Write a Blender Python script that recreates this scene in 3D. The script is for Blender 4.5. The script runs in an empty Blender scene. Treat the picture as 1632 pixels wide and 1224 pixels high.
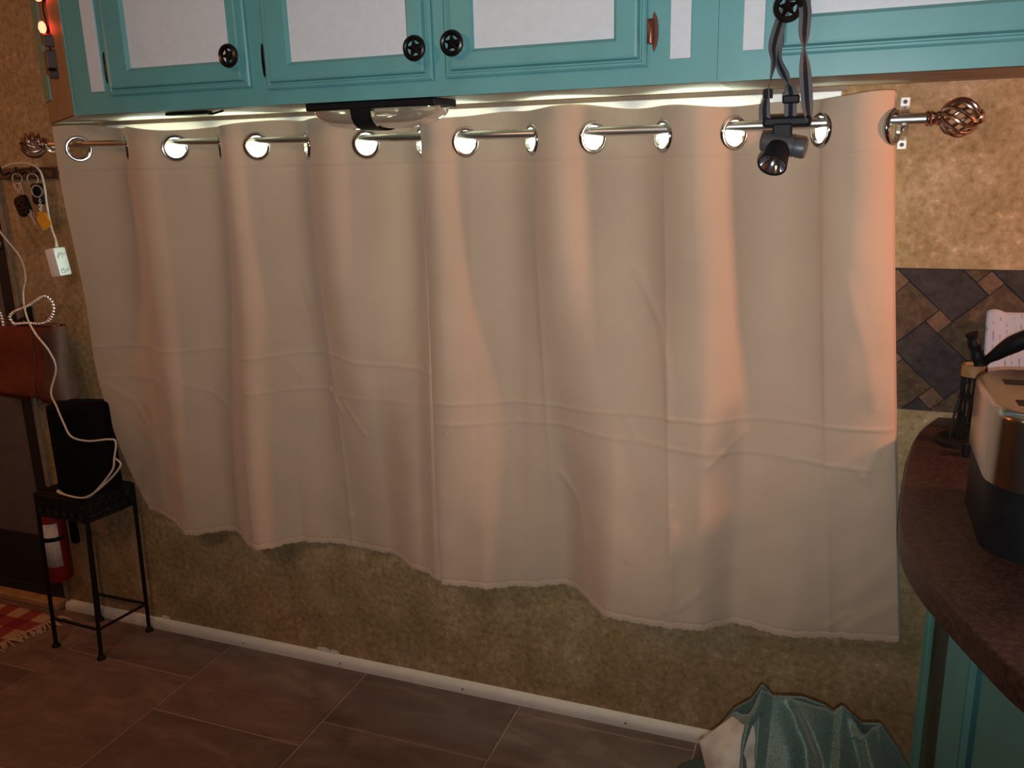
import bpy, bmesh, math, random
import numpy as np
from mathutils import Vector, Matrix
random.seed(7); rng = np.random.default_rng(7)
S = bpy.context.scene
COL = S.collection

# ------------------------------------------------------------------ camera
CAM = Vector((0.0, -1.9638, 1.4671))
RIGHT = Vector((0.93413, 0.35606, -0.02483))
UP = Vector((-0.06807, 0.24603, 0.96687))
FWD = Vector((-0.35037, 0.90149, -0.25406))
cd = bpy.data.cameras.new('camera'); cam = bpy.data.objects.new('camera', cd); COL.objects.link(cam)
cd.sensor_fit = 'HORIZONTAL'; cd.sensor_width = 36.0; cd.lens = 1380 / 1632 * 36.0
cd.clip_start = 0.02; cd.clip_end = 50
cam.matrix_world = Matrix(((RIGHT.x, UP.x, -FWD.x, CAM.x), (RIGHT.y, UP.y, -FWD.y, CAM.y),
                           (RIGHT.z, UP.z, -FWD.z, CAM.z), (0, 0, 0, 1)))
S.camera = cam

# ------------------------------------------------------------------ world, lights, exposure
w = bpy.data.worlds.new('world'); S.world = w; w.use_nodes = True
w.node_tree.nodes['Background'].inputs[0].default_value = (1.0, 0.78, 0.6, 1)
w.node_tree.nodes['Background'].inputs[1].default_value = 0.025

def light(name, kind, loc, energy, color, size=0.05, rot=None):
    l = bpy.data.lights.new(name, kind); l.energy = energy; l.color = color
    if kind == 'AREA':
        l.shape = 'DISK'; l.size = size
    else:
        l.shadow_soft_size = size
    o = bpy.data.objects.new(name, l); COL.objects.link(o); o.location = loc
    if rot: o.rotation_euler = rot
    return o
# the phone's flash, just under the lens
fl = light('phone_flash', 'SPOT', CAM - UP * 0.027 + RIGHT * 0.004, 76.0, (0.95, 1.0, 1.04), 0.004)
fl.data.spot_size = math.radians(104); fl.data.spot_blend = 1.0
fdir = FWD * 1380 + RIGHT * (950 - 816) - UP * (100 - 612)      # the flash throws its beam a little above the lens axis
fl.rotation_euler = fdir.to_track_quat('-Z', 'Y').to_euler()
# the room's warm ceiling lamp behind the photographer
light('ceiling_lamp_light', 'AREA', (-1.3, -2.1, 2.12), 7.5, (1.0, 0.62, 0.36), 0.5, (math.radians(25), 0, 0))
# warm lamp under the cupboards further along the kitchen counter
light('counter_lamp_light', 'POINT', (1.08, -0.30, 1.50), 39.0, (1.0, 0.43, 0.25), 0.06)
# warm lamp in the room to the left
light('side_room_lamp_light', 'POINT', (-3.25, -0.6, 1.8), 13.0, (1.0, 0.34, 0.10), 0.06)

S.view_settings.view_transform = 'Standard'
S.view_settings.look = 'None'
S.view_settings.gamma = 1.0
S.view_settings.use_curve_mapping = False
S.view_settings.exposure = 0.0

# ------------------------------------------------------------------ materials
def lin(c):
    return tuple(((v / 255) / 12.92 if v / 255 <= 0.04045 else ((v / 255 + 0.055) / 1.055) ** 2.4) for v in c) + (1,)

class N:
    """tiny node-tree writer"""
    def __init__(s, name):
        s.m = bpy.data.materials.new(name); s.m.use_nodes = True; s.t = s.m.node_tree
        s.p = s.t.nodes['Principled BSDF']
    def n(s, k, **kw):
        a = s.t.nodes.new(k)
        for i, v in kw.items():
            if i in a.inputs: a.inputs[i].default_value = v
            else: setattr(a, i, v)
        return a
    def l(s, a, b): s.t.links.new(a, b)
    def coord(s, which='Object', scale=(1, 1, 1)):
        c = s.n('ShaderNodeTexCoord'); mp = s.n('ShaderNodeMapping'); s.l(c.outputs[which], mp.inputs[0])
        mp.inputs['Scale'].default_value = scale; return mp.outputs[0]
    def ramp(s, fac, stops):
        r = s.n('ShaderNodeValToRGB'); s.l(fac, r.inputs[0]); e = r.color_ramp.elements
        while len(e) < len(stops): e.new(0.5)
        for i, (p, c) in enumerate(stops):
            e[i].position = p; e[i].color = c if len(c) == 4 else c + (1,)
        return r.outputs[0]
    def bump(s, h, strength=0.3, dist=0.01):
        b = s.n('ShaderNodeBump'); b.inputs['Strength'].default_value = strength; b.inputs['Distance'].default_value = dist
        s.l(h, b.inputs['Height']); s.l(b.outputs[0], s.p.inputs['Normal'])
    def set(s, **kw):
        for k, v in kw.items(): s.p.inputs[k.replace('_', ' ')].default_value = v
        return s

def plain(name, col, rough=0.5, metal=0.0, var=0.12, scale=30, bump=0.05, **kw):
    a = N(name); a.set(Roughness=rough, Metallic=metal, **kw)
    nz = a.n('ShaderNodeTexNoise', Scale=scale, Detail=4.0); a.l(a.coord(), nz.inputs['Vector'])
    c0 = tuple(v * (1 - var) for v in col[:3]) + (1,); c1 = tuple(min(1, v * (1 + var)) for v in col[:3]) + (1,)
    a.l(a.ramp(nz.outputs[0], [(0.3, c0), (0.7, c1)]), a.p.inputs['Base Color'])
    if bump: a.bump(nz.outputs[0], bump, 0.003)
    return a.m

def emit(name, col, strength):
    a = N(name); a.set(Base_Color=col if len(col) == 4 else col + (1,), Roughness=0.4)
    a.p.inputs['Emission Color'].default_value = col if len(col) == 4 else col + (1,)
    a.p.inputs['Emission Strength'].default_value = strength
    return a.m

M = {}
def mk_wall():
    a = N('sponged_wallpaper'); a.set(Roughness=0.72)
    a.p.inputs['Specular IOR Level'].default_value = 0.25
    v = a.coord()
    n1 = a.n('ShaderNodeTexNoise', Scale=9.0, Detail=7.0, Roughness=0.68); a.l(v, n1.inputs['Vector'])
    n2 = a.n('ShaderNodeTexNoise', Scale=62.0, Detail=5.0, Roughness=0.62); a.l(v, n2.inputs['Vector'])
    c1 = a.ramp(n1.outputs[0], [(0.32, (0.255, 0.175, 0.08)), (0.52, (0.34, 0.235, 0.125)), (0.70, (0.45, 0.325, 0.205))])
    c2 = a.ramp(n2.outputs[0], [(0.32, (0.66, 0.63, 0.52)), (0.48, (0.94, 0.93, 0.88)), (0.60, (1.08, 1.08, 1.1)), (0.70, (1.55, 1.55, 1.62))])
    mx = a.n('ShaderNodeMix', data_type='RGBA', blend_type='MULTIPLY'); mx.inputs[0].default_value = 1.0
    a.l(c1, mx.inputs[6]); a.l(c2, mx.inputs[7]); a.l(mx.outputs[2], a.p.inputs['Base Color'])
    a.bump(n2.outputs[0], 0.15, 0.003)
    return a.m
M['wall'] = mk_wall()
def mk_tile():
    a = N('slate_floor_tile'); a.set(Roughness=0.55); a.p.inputs['Specular IOR Level'].default_value = 0.3
    g = a.n('ShaderNodeNewGeometry')
    mp = a.n('ShaderNodeMapping'); a.l(g.outputs['Position'], mp.inputs[0]); mp.inputs['Scale'].default_value = (2.5, 6, 4)
    n1 = a.n('ShaderNodeTexNoise', Scale=1.6, Detail=7.0, Roughness=0.62, Distortion=1.2); a.l(mp.outputs[0], n1.inputs['Vector'])
    oi = a.n('ShaderNodeObjectInfo'); hv = a.n('ShaderNodeHueSaturation')
    mr = a.n('ShaderNodeMapRange'); mr.inputs[3].default_value = 0.85; mr.inputs[4].default_value = 1.15
    a.l(oi.outputs['Random'], mr.inputs[0]); a.l(mr.outputs[0], hv.inputs['Value'])
    c = a.ramp(n1.outputs[0], [(0.25, (0.10, 0.067, 0.055)), (0.5, (0.155, 0.108, 0.09)), (0.75, (0.235, 0.168, 0.145))])
    a.l(c, hv.inputs['Color']); a.l(hv.outputs[0], a.p.inputs['Base Color'])
    a.bump(n1.outputs[0], 0.25, 0.01)
    return a.m
M['tile'] = mk_tile()
M['grout'] = plain('pale_grout', (0.33, 0.24, 0.21), 0.9, var=0.15)
def mk_fabric(name, col, weave=900.0, rough=0.85, sheen=0.25):
    a = N(name); a.set(Roughness=rough); a.p.inputs['Sheen Weight'].default_value = sheen
    a.p.inputs['Specular IOR Level'].default_value = 0.15
    v = a.coord()
    n1 = a.n('ShaderNodeTexNoise', Scale=4.0, Detail=3.0); a.l(v, n1.inputs['Vector'])
    c = a.ramp(n1.outputs[0], [(0.3, tuple(x * 0.94 for x in col)), (0.7, tuple(min(1, x * 1.05) for x in col))])
    a.l(c, a.p.inputs['Base Color'])
    w1 = a.n('ShaderNodeTexNoise', Scale=weave, Detail=1.0); a.l(v, w1.inputs['Vector'])
    a.bump(w1.outputs[0], 0.25, 0.001)
    return a.m
M['curtain'] = mk_fabric('beige_blackout_cloth', (0.52, 0.385, 0.275))
M['chrome'] = plain('chrome', (0.5, 0.5, 0.5), 0.1, 1.0, var=0.02, bump=0)
M['nickel'] = plain('brushed_nickel', (0.74, 0.73, 0.71), 0.3, 1.0, var=0.06, scale=200, bump=0.02)
M['bronze'] = plain('bronze_finial', (0.33, 0.23, 0.19), 0.3, 1.0, var=0.1, bump=0.02)
M['teal'] = plain('teal_cabinet_paint', (0.10, 0.30, 0.30), 0.42, var=0.06, scale=14, bump=0.04)
M['white_panel'] = plain('white_panel', (0.585, 0.61, 0.64), 0.5, var=0.03, scale=60)
M['white_trim'] = plain('white_trim_paint', (0.66, 0.62, 0.58), 0.45, var=0.05)
M['white_gloss'] = plain('white_plastic_and_glare', (0.8, 0.8, 0.78), 0.35, var=0.03, bump=0)
M['tan_board'] = plain('tan_board', (0.23, 0.165, 0.11), 0.6, var=0.15)
M['under'] = plain('cabinet_underside', (0.45, 0.40, 0.32), 0.6, var=0.08)
M['black_metal'] = plain('black_iron', (0.007, 0.0065, 0.0065), 0.5, 0.0, var=0.2)
M['knob'] = plain('oil_rubbed_black', (0.012, 0.009, 0.009), 0.28, 0.6, var=0.2)
M['copper'] = plain('copper_hinge', (0.13, 0.05, 0.032), 0.35, 0.8, var=0.25)
M['black_plastic'] = plain('black_plastic', (0.007, 0.007, 0.008), 0.5, var=0.2, bump=0)
M['black_cloth'] = plain('black_speaker_cloth', (0.006, 0.006, 0.006), 0.95, var=0.3, scale=500)
M['black_plastic'].node_tree.nodes['Principled BSDF'].inputs['Specular IOR Level'].default_value = 0.14
M['black_metal'].node_tree.nodes['Principled BSDF'].inputs['Specular IOR Level'].default_value = 0.2
M['black_cloth'].node_tree.nodes['Principled BSDF'].inputs['Specular IOR Level'].default_value = 0.05
M['dark_wood'] = plain('dark_stained_wood', (0.045, 0.022, 0.014), 0.5, var=0.3, scale=40)
M['grey_panel'] = plain('grey_door_panel', (0.115, 0.098, 0.1), 0.6, var=0.12)
M['black_panel'] = plain('black_door_panel', (0.008, 0.008, 0.009), 0.8, var=0.2)
M['wood_light'] = plain('pale_wood', (0.42, 0.25, 0.115), 0.55, var=0.2, scale=25)
M['wood_amber'] = plain('amber_wood', (0.24, 0.13, 0.045), 0.5, var=0.2, scale=60)
M['leather'] = plain('brown_leather', (0.15, 0.03, 0.014), 0.45, var=0.25, scale=18, bump=0.15)
M['leather_dark'] = plain('dark_leather_gusset', (0.09, 0.04, 0.028), 0.5, var=0.25, scale=18, bump=0.15)
M['red_paint'] = plain('red_extinguisher_paint', (0.2, 0.008, 0.008), 0.4, var=0.08, bump=0)
M['cord'] = plain('white_cord', (0.62, 0.55, 0.47), 0.45, var=0.05, bump=0)
M['yellow'] = plain('yellow_tag', (0.75, 0.36, 0.02), 0.45, var=0.06)
M['grey_strap'] = mk_fabric('grey_elastic_strap', (0.10, 0.105, 0.115), 1500.0, 0.8, 0.1)
M['black_strap'] = mk_fabric('black_elastic_strap', (0.012, 0.012, 0.013), 1500.0, 0.8, 0.1)
M['grey_plastic'] = plain('grey_plastic', (0.055, 0.056, 0.062), 0.42, var=0.1, bump=0)
M['steel'] = plain('brushed_steel', (0.42, 0.40, 0.38), 0.2, 1.0, var=0.05, scale=120, bump=0.02)
M['bead'] = plain('bright_glass_bead', (0.95, 0.93, 1.0), 0.4, 1.0, var=0.02, bump=0)
M['silver'] = plain('satin_silver', (0.75, 0.75, 0.76), 0.35, 0.7, var=0.03, bump=0)
M['plum'] = plain('dark_red_cord', (0.12, 0.02, 0.03), 0.6, var=0.1)
M['beige_sheer'] = plain('beige_sheer_cloth', (0.58, 0.55, 0.48), 0.7, var=0.25, scale=25, bump=0.3)
M['green_dark'] = plain('dark_green_cloth_and_shade', (0.045, 0.085, 0.072), 0.75, var=0.15, scale=12)
def mk_satin():
    a = N('teal_satin'); a.set(Roughness=0.46, Metallic=0.2); a.p.inputs['Sheen Weight'].default_value = 0.4
    n1 = a.n('ShaderNodeTexNoise', Scale=420.0, Detail=2.0); a.l(a.coord(), n1.inputs['Vector'])
    a.l(a.ramp(n1.outputs[0], [(0.35, (0.07, 0.125, 0.10)), (0.7, (0.16, 0.27, 0.225))]), a.p.inputs['Base Color'])
    a.bump(n1.outputs[0], 0.15, 0.001); return a.m
M['satin'] = mk_satin()
def mk_counter():
    a = N('brown_laminate'); a.set(Roughness=0.42); a.p.inputs['Specular IOR Level'].default_value = 0.3; v = a.coord()
    n1 = a.n('ShaderNodeTexNoise', Scale=140.0, Detail=6.0, Roughness=0.75); a.l(v, n1.inputs['Vector'])
    n2 = a.n('ShaderNodeTexNoise', Scale=9.0, Detail=3.0); a.l(v, n2.inputs['Vector'])
    c = a.ramp(n1.outputs[0], [(0.35, (0.015, 0.006, 0.0045)), (0.5, (0.036, 0.016, 0.012)), (0.68, (0.07, 0.036, 0.026))])
    a.l(c, a.p.inputs['Base Color']); return a.m
M['counter'] = mk_counter()
def mk_stone(name, c0, c1, c2, sc=45.0):
    a = N(name); a.set(Roughness=0.7); a.p.inputs['Specular IOR Level'].default_value = 0.2; v = a.coord()
    n1 = a.n('ShaderNodeTexNoise', Scale=sc, Detail=8.0, Roughness=0.7, Distortion=0.6); a.l(v, n1.inputs['Vector'])
    a.l(a.ramp(n1.outputs[0], [(0.3, c0), (0.5, c1), (0.72, c2)]), a.p.inputs['Base Color'])
    a.bump(n1.outputs[0], 0.3, 0.004); return a.m
M['stone_brown'] = mk_stone('brown_stone', (0.035, 0.02, 0.01), (0.075, 0.045, 0.024), (0.13, 0.085, 0.05))
M['stone_dark'] = mk_stone('dark_slate', (0.02, 0.014, 0.013), (0.038, 0.028, 0.026), (0.058, 0.043, 0.04))
M['stone_copper'] = mk_stone('copper_stone', (0.08, 0.04, 0.02), (0.125, 0.07, 0.042), (0.17, 0.10, 0.06), 90.0)
def mk_glass():
    a = N('smoky_lens'); a.set(Base_Color=(0.42, 0.36, 0.27, 1), Roughness=0.1)
    a.p.inputs['Transmission Weight'].default_value = 0.55; return a.m
M['lens'] = mk_glass()
M['lamp_glass'] = plain('clear_lamp_reflector', (0.75, 0.75, 0.8), 0.12, 1.0, var=0.02, bump=0)
M['window'] = emit('bright_window_daylight', (0.80, 1.0, 0.88), 8.0)
M['red_bulb'] = emit('lit_red_bulb', (1.0, 0.06, 0.03), 14.0)
def mk_print(name, base, ink, freq, axis='Y', thr=0.62):
    """paper or label with rows of small print"""
    a = N(name); a.set(Roughness=0.6); v = a.coord()
    wv = a.n('ShaderNodeTexWave', wave_type='BANDS', bands_direction=axis, Scale=freq, Distortion=1.5); wv.inputs['Detail'].default_value = 2.0
    a.l(v, wv.inputs['Vector'])
    nz = a.n('ShaderNodeTexNoise', Scale=freq * 3.0, Detail=2.0); a.l(v, nz.inputs['Vector'])
    mm = a.n('ShaderNodeMath', operation='MULTIPLY'); a.l(wv.outputs[1], mm.inputs[0]); a.l(nz.outputs[0], mm.inputs[1])
    a.l(a.ramp(mm.outputs[0], [(thr - 0.12, base), (thr - 0.04, ink)]), a.p.inputs['Base Color']); return a.m
M['ext_label'] = mk_print('white_label_with_print', (0.62, 0.6, 0.58), (0.25, 0.24, 0.24), 60.0, 'Z', 0.5)
M['adapter_label'] = mk_print('white_adapter_label', (0.78, 0.82, 0.82), (0.45, 0.49, 0.5), 45.0, 'X', 0.5)
M['paper'] = mk_print('handwritten_paper', (0.31, 0.325, 0.38), (0.17, 0.175, 0.22), 26.0, 'X', 0.62)  # white paper; the shadow over it is put into the grey-blue base
def mk_rug():
    a = N('red_plaid_weave'); a.set(Roughness=0.95); v = a.coord()
    def band(axis, freq, off):
        s = a.n('ShaderNodeSeparateXYZ'); a.l(v, s.inputs[0])
        m1 = a.n('ShaderNodeMath', operation='MULTIPLY_ADD'); a.l(s.outputs[axis], m1.inputs[0]); m1.inputs[1].default_value = freq; m1.inputs[2].default_value = off
        f = a.n('ShaderNodeMath', operation='FRACT'); a.l(m1.outputs[0], f.inputs[0])
        g = a.n('ShaderNodeMath', operation='GREATER_THAN'); a.l(f.outputs[0], g.inputs[0]); g.inputs[1].default_value = 0.5
        return g.outputs[0]
    bx, by = band('X', 9.0, 0.2), band('Y', 9.0, 0.1)
    ad = a.n('ShaderNodeMath', operation='ADD'); a.l(bx, ad.inputs[0]); a.l(by, ad.inputs[1])
    hf = a.n('ShaderNodeMath', operation='MULTIPLY'); a.l(ad.outputs[0], hf.inputs[0]); hf.inputs[1].default_value = 0.5
    c = a.ramp(hf.outputs[0], [(0.1, (0.48, 0.33, 0.22)), (0.45, (0.30, 0.05, 0.045)), (0.9, (0.22, 0.012, 0.018))])
    nz = a.n('ShaderNodeTexNoise', Scale=160.0, Detail=3.0); a.l(v, nz.inputs['Vector'])
    mx = a.n('ShaderNodeMix', data_type='RGBA', blend_type='MULTIPLY'); mx.inputs[0].default_value = 0.6
    a.l(c, mx.inputs[6]); a.l(a.ramp(nz.outputs[0], [(0.3, (0.5, 0.5, 0.5)), (0.7, (1.2, 1.2, 1.2))]), mx.inputs[7])
    a.l(mx.outputs[2], a.p.inputs['Base Color']); a.bump(nz.outputs[0], 0.8, 0.004); return a.m
M['rug'] = mk_rug()
M['fringe'] = plain('cream_fringe', (0.45, 0.34, 0.25), 0.95, var=0.15, scale=200)

# ------------------------------------------------------------------ mesh helpers
def obj(name, data, mat, parent=None, smooth=False):
    if isinstance(data, bmesh.types.BMesh):
        me = bpy.data.meshes.new(name); bmesh.ops.recalc_face_normals(data, faces=data.faces); data.to_mesh(me); data.free()
    else: me = data
    if mat is not None:
        me.materials.clear(); me.materials.append(M[mat] if isinstance(mat, str) else mat)
    if smooth:
        me.shade_smooth()
        if smooth != 'full':
            try: me.set_sharp_from_angle(angle=math.radians(40))
            except Exception: pass
    o = bpy.data.objects.new(name, me); COL.objects.link(o)
    if parent is not None: o.parent = parent
    return o
def tag(o, label=None, cat=None, group=None, kind=None):
    if label: o['label'] = label
    if cat: o['category'] = cat
    if group: o['group'] = group
    if kind: o['kind'] = kind
    return o
def thing(name, label, cat, group=None, loc=(0, 0, 0)):
    o = bpy.data.objects.new(name, None); COL.objects.link(o); o.location = loc; o.empty_display_size = 0.05
    return tag(o, label, cat, group)
def struct(o): o['kind'] = 'structure'; return o
def copy_tree(o, parent=None):
    c = o.copy(); COL.objects.link(c); c.parent = parent
    for ch in list(o.children): copy_tree(ch, c)
    return c
def box(bm, x0, x1, y0, y1, z0, z1, bevel=0.0, mat=None):
    vs = [bm.verts.new((x, y, z)) for z in (z0, z1) for y in (y0, y1) for x in (x0, x1)]
    fs = [bm.faces.new([vs[i] for i in f]) for f in ((0, 2, 3, 1), (4, 5, 7, 6), (0, 1, 5, 4), (2, 6, 7, 3), (0, 4, 6, 2), (1, 3, 7, 5))]
    if bevel:
        es = list({e for f in fs for e in f.edges})
        r = bmesh.ops.bevel(bm, geom=es, offset=bevel, segments=2, affect='EDGES', profile=0.5)
        vs = list({v for f in r['faces'] for v in f.verts} | {v for v in vs if v.is_valid})
    if mat is not None:
        bmesh.ops.transform(bm, matrix=mat, verts=[v for v in vs if v.is_valid])
    return bm
def B(*a, **k): return box(bmesh.new(), *a, **k)
def prism(bm, poly, axis, a0, a1, bevel=0.0):
    """poly in the two other axes (in order), extruded along axis"""
    def P(p, a):
        return {'x': (a, p[0], p[1]), 'y': (p[0], a, p[1]), 'z': (p[0], p[1], a)}[axis]
    lo = [bm.verts.new(P(p, a0)) for p in poly]; hi = [bm.verts.new(P(p, a1)) for p in poly]
    f0 = bm.faces.new(lo); f1 = bm.faces.new(hi[::-1]); n = len(poly)
    for i in range(n): bm.faces.new((lo[i], hi[i], hi[(i + 1) % n], lo[(i + 1) % n]))
    if bevel:
        bm.normal_update()
        es = list(set(f0.edges) | set(f1.edges))
        bmesh.ops.bevel(bm, geom=es, offset=bevel, segments=3, affect='EDGES', profile=0.5)
    return bm
def smoothpath(pts, k=8):
    P = [Vector(p) for p in pts]; out = []
    for i in range(len(P) - 1):
        p0 = P[max(i - 1, 0)]; p1 = P[i]; p2 = P[i + 1]; p3 = P[min(i + 2, len(P) - 1)]
        for j in range(k):
            t = j / k
            out.append(0.5 * ((2 * p1) + (p2 - p0) * t + (2 * p0 - 5 * p1 + 4 * p2 - p3) * t * t + (3 * p1 - p0 - 3 * p2 + p3) * t ** 3))
    out.append(P[-1]); return out
def tube(bm, pts, r, n=8, closed=False, cap=True):
    P = [Vector(p) for p in pts]; L = len(P); rings = []
    rr = r if hasattr(r, '__len__') else [r] * L
    up = Vector((0, 0, 1))
    prev = None
    for i in range(L):
        if closed: t = P[(i + 1) % L] - P[i - 1]
        else: t = P[min(i + 1, L - 1)] - P[max(i - 1, 0)]
        if t.length < 1e-9: t = Vector((0, 0, 1))
        t.normalize()
        if prev is None:
            a = t.cross(up)
            if a.length < 1e-3: a = t.cross(Vector((1, 0, 0)))
        else:
            a = prev - t * prev.dot(t)
            if a.length < 1e-6: a = t.cross(up)
        a.normalize(); prev = a; b = t.cross(a)
        rings.append([bm.verts.new(P[i] + (a * math.cos(2 * math.pi * k / n) + b * math.sin(2 * math.pi * k / n)) * rr[i]) for k in range(n)])
    for i in range(L if closed else L - 1):
        A = rings[i]; C = rings[(i + 1) % L]
        for k in range(n): bm.faces.new((A[k], A[(k + 1) % n], C[(k + 1) % n], C[k]))
    if cap and not closed:
        bm.faces.new(rings[0][::-1]); bm.faces.new(rings[-1])
    return bm
def T(pts, r, n=8, **k): return tube(bmesh.new(), pts, r, n, **k)
def lathe(bm, prof, n=24, mat=None):
    """profile (r, h) about local z"""
    rings = []; vs = []
    for r, h in prof:
        if r < 1e-6: ring = [bm.verts.new((0, 0, h))]
        else: ring = [bm.verts.new((r * math.cos(2 * math.pi * k / n), r * math.sin(2 * math.pi * k / n), h)) for k in range(n)]
        rings.append(ring); vs += ring
    for A, C in zip(rings[:-1], rings[1:]):
        for k in range(n):
            k2 = (k + 1) % n
            if len(A) == 1 and len(C) == 1: continue
            if len(A) == 1: bm.faces.new((A[0], C[k], C[k2]))
            elif len(C) == 1: bm.faces.new((A[k], A[k2], C[0]))
            else: bm.faces.new((A[k], A[k2], C[k2], C[k]))
    if mat is not None: bmesh.ops.transform(bm, matrix=mat, verts=vs)
    return bm
def frame(origin, zdir, xdir=(1, 0, 0)):
    z = Vector(zdir).normalized(); x = Vector(xdir); x = (x - z * x.dot(z))
    if x.length < 1e-4: x = Vector((0, 1, 0)) - z * z.y
    x.normalize(); y = z.cross(x)
    return Matrix(((x.x, y.x, z.x, origin[0]), (x.y, y.y, z.y, origin[1]), (x.z, y.z, z.z, origin[2]), (0, 0, 0, 1)))
def ribbon(bm, pts, width, twists, thick=0.0012):
    """flat band along pts; twists = angle of the band's width direction about y (0 = along x)"""
    rows = []
    for p, a in zip(pts, twists):
        p = Vector(p); wd = Vector((math.cos(a), math.sin(a), 0)) * width / 2; nn = Vector((-math.sin(a), math.cos(a), 0)) * thick / 2
        rows.append([bm.verts.new(p + s * wd + q * nn) for s, q in ((-1, -1), (1, -1), (1, 1), (-1, 1))])
    for A, C in zip(rows[:-1], rows[1:]):
        for k in range(4): bm.faces.new((A[k], A[(k + 1) % 4], C[(k + 1) % 4], C[k]))
    bm.faces.new(rows[0][::-1]); bm.faces.new(rows[-1]); return bm
def gridmesh(name, X, Y, Z, keep=None, wrap=False):
    """X, Y, Z arrays (rows, cols) to a mesh"""
    R_, C_ = X.shape
    co = np.stack([X, Y, Z], -1).reshape(-1, 3)
    idx = np.arange(R_ * C_).reshape(R_, C_)
    f = np.stack([idx[:-1, :-1], idx[1:, :-1], idx[1:, 1:], idx[:-1, 1:]], -1).reshape(-1, 4)
    if keep is not None: f = f[keep.reshape(-1)]
    me = bpy.data.meshes.new(name)
    me.vertices.add(len(co)); me.vertices.foreach_set('co', co.astype(np.float32).ravel())
    me.loops.add(f.size); me.loops.foreach_set('vertex_index', f.astype(np.int32).ravel())
    me.polygons.add(len(f)); me.polygons.foreach_set('loop_start', np.arange(0, f.size, 4, dtype=np.int32))
    me.polygons.foreach_set('loop_total', np.full(len(f), 4, np.int32))
    me.update(calc_edges=True); me.validate()
    return me
def rrect(x0, x1, y0, y1, r, k=5):
    out = []
    for cx, cy, a0 in ((x1 - r, y1 - r, 0), (x0 + r, y1 - r, 90), (x0 + r, y0 + r, 180), (x1 - r, y0 + r, 270)):
        for j in range(k + 1):
            a = math.radians(a0 + 90 * j / k); out.append((cx + r * math.cos(a), cy + r * math.sin(a)))
    return out
def vnoise(a, b, sc, seed=0):
    """smooth 2-d noise for arrays"""
    r = np.random.default_rng(seed); tot = 0
    for i in range(6):
        kx, ky = r.normal(0, sc, 2); ph = r.uniform(0, 6.28); tot = tot + np.sin(kx * a + ky * b + ph)
    return tot / 6

# ================================================================== SETTING
# floor: grout bed with each tile laid on it
floor = struct(obj('floor', B(-4.0, 1.9, -2.9, 0.0, -0.05, -0.0025), 'grout'))
TW = 0.4835; X0 = -0.758
tile_me = None
offs = {-6: -0.30, -5: -0.12, -4: -0.33, -3: -0.205, -2: -0.36, -1: -0.255, 0: -0.05, 1: -0.2, 2: -0.38, 3: -0.1, 4: -0.25}
# tile columns run away from the wall
def tile_mesh(wd, dp):
    bm = bmesh.new(); prism(bm, [(0, 0), (wd, 0), (wd, dp), (0, dp)], 'z', -0.012, 0.0)
    me = bpy.data.meshes.new('tile'); 
    top = [e for e in bm.edges if all(v.co.z > -0.001 for v in e.verts)]
    bmesh.ops.bevel(bm, geom=top, offset=0.0015, segments=1, affect='EDGES'); bmesh.ops.recalc_face_normals(bm, faces=bm.faces)
    bm.to_mesh(me); bm.free(); me.materials.append(M['tile']); return me
cache = {}
for c in range(-6, 5):
    xa = X0 + c * TW
    ys = [0.0] + [offs[c] - k * 0.476 for k in range(0, 6)]
    ys = [y for y in ys if y > -2.9] + [-2.9]
    for a, b in zip(ys[:-1], ys[1:]):
        dp = a - b - 0.005
        key = round(dp, 3)
        if key not in cache: cache[key] = tile_mesh(TW - 0.005, dp)
        o = bpy.data.objects.new('tile', cache[key]); COL.objects.link(o); o.parent = floor; o.location = (xa + 0.0025, b + 0.0025, 0)

# back wall with the window opening (x -1.93..-0.03, z 0.95..1.55) and the door opening at the left
WX0, WX1, WZ0, WZ1 = -1.925, -0.04, 0.92, 1.553
DX1 = -2.425; DX0 = -3.25
bm = bmesh.new()
box(bm, DX1, WX0, 0.0, 0.1, 0, 2.3); box(bm, WX1, 1.9, 0.0, 0.1, 0, 2.3)
box(bm, WX0, WX1, 0.0, 0.1, 0, WZ0); box(bm, WX0, WX1, 0.0, 0.1, WZ1, 2.3)
box(bm, -4.0, DX0, 0.0, 0.1, 0, 2.3); box(bm, DX0, DX1, 0.0, 0.1, 2.05, 2.3)
struct(obj('wall_back', bm, 'wall'))
struct(obj('wall_left', B(-4.1, -4.0, -2.9, 0.1, 0, 2.3), 'wall'))
struct(obj('wall_right', B(1.9, 2.0, -2.9, 0.1, 0, 2.3), 'wall'))
struct(obj('ceiling', B(-4.1, 2.0, -2.9, 0.1, 2.3, 2.36), 'under'))
# white rounded baseboard with nail heads and paint flakes
bb = bmesh.new()
prof = [(0.0, 0.0), (-0.019, 0.0), (-0.019, 0.012), (-0.016, 0.022), (-0.010, 0.029), (0.0, 0.032)]
prism(bb, prof, 'x', DX1 + 0.005, 0.215)
bbo = struct(obj('baseboard_back', bb, 'white_trim', smooth=True))
for x in (-1.68, -1.33, -0.93, -0.46):
    m = bmesh.new(); lathe(m, [(0, -0.001), (0.0028, -0.001), (0.0024, 0.0012), (0, 0.0014)], 8, frame((x, -0.0185, 0.014), (0, -1, 0)))
    obj('nail_head', m, 'grey_plastic', bbo)
for x, s in ((-2.00, 1.0), (-1.40, 1.3), (-1.36, 0.8)):
    m = bmesh.new(); poly = [(x + s * 0.022 * math.cos(a) * random.uniform(0.6, 1.1), 0.036 + s * 0.010 * math.sin(a) * random.uniform(0.6, 1.2)) for a in [i * 0.7 for i in range(9)]]
    prism(m, poly, 'y', -0.002, 0.0); obj('paint_flake', m, 'white_trim', bbo)

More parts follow.
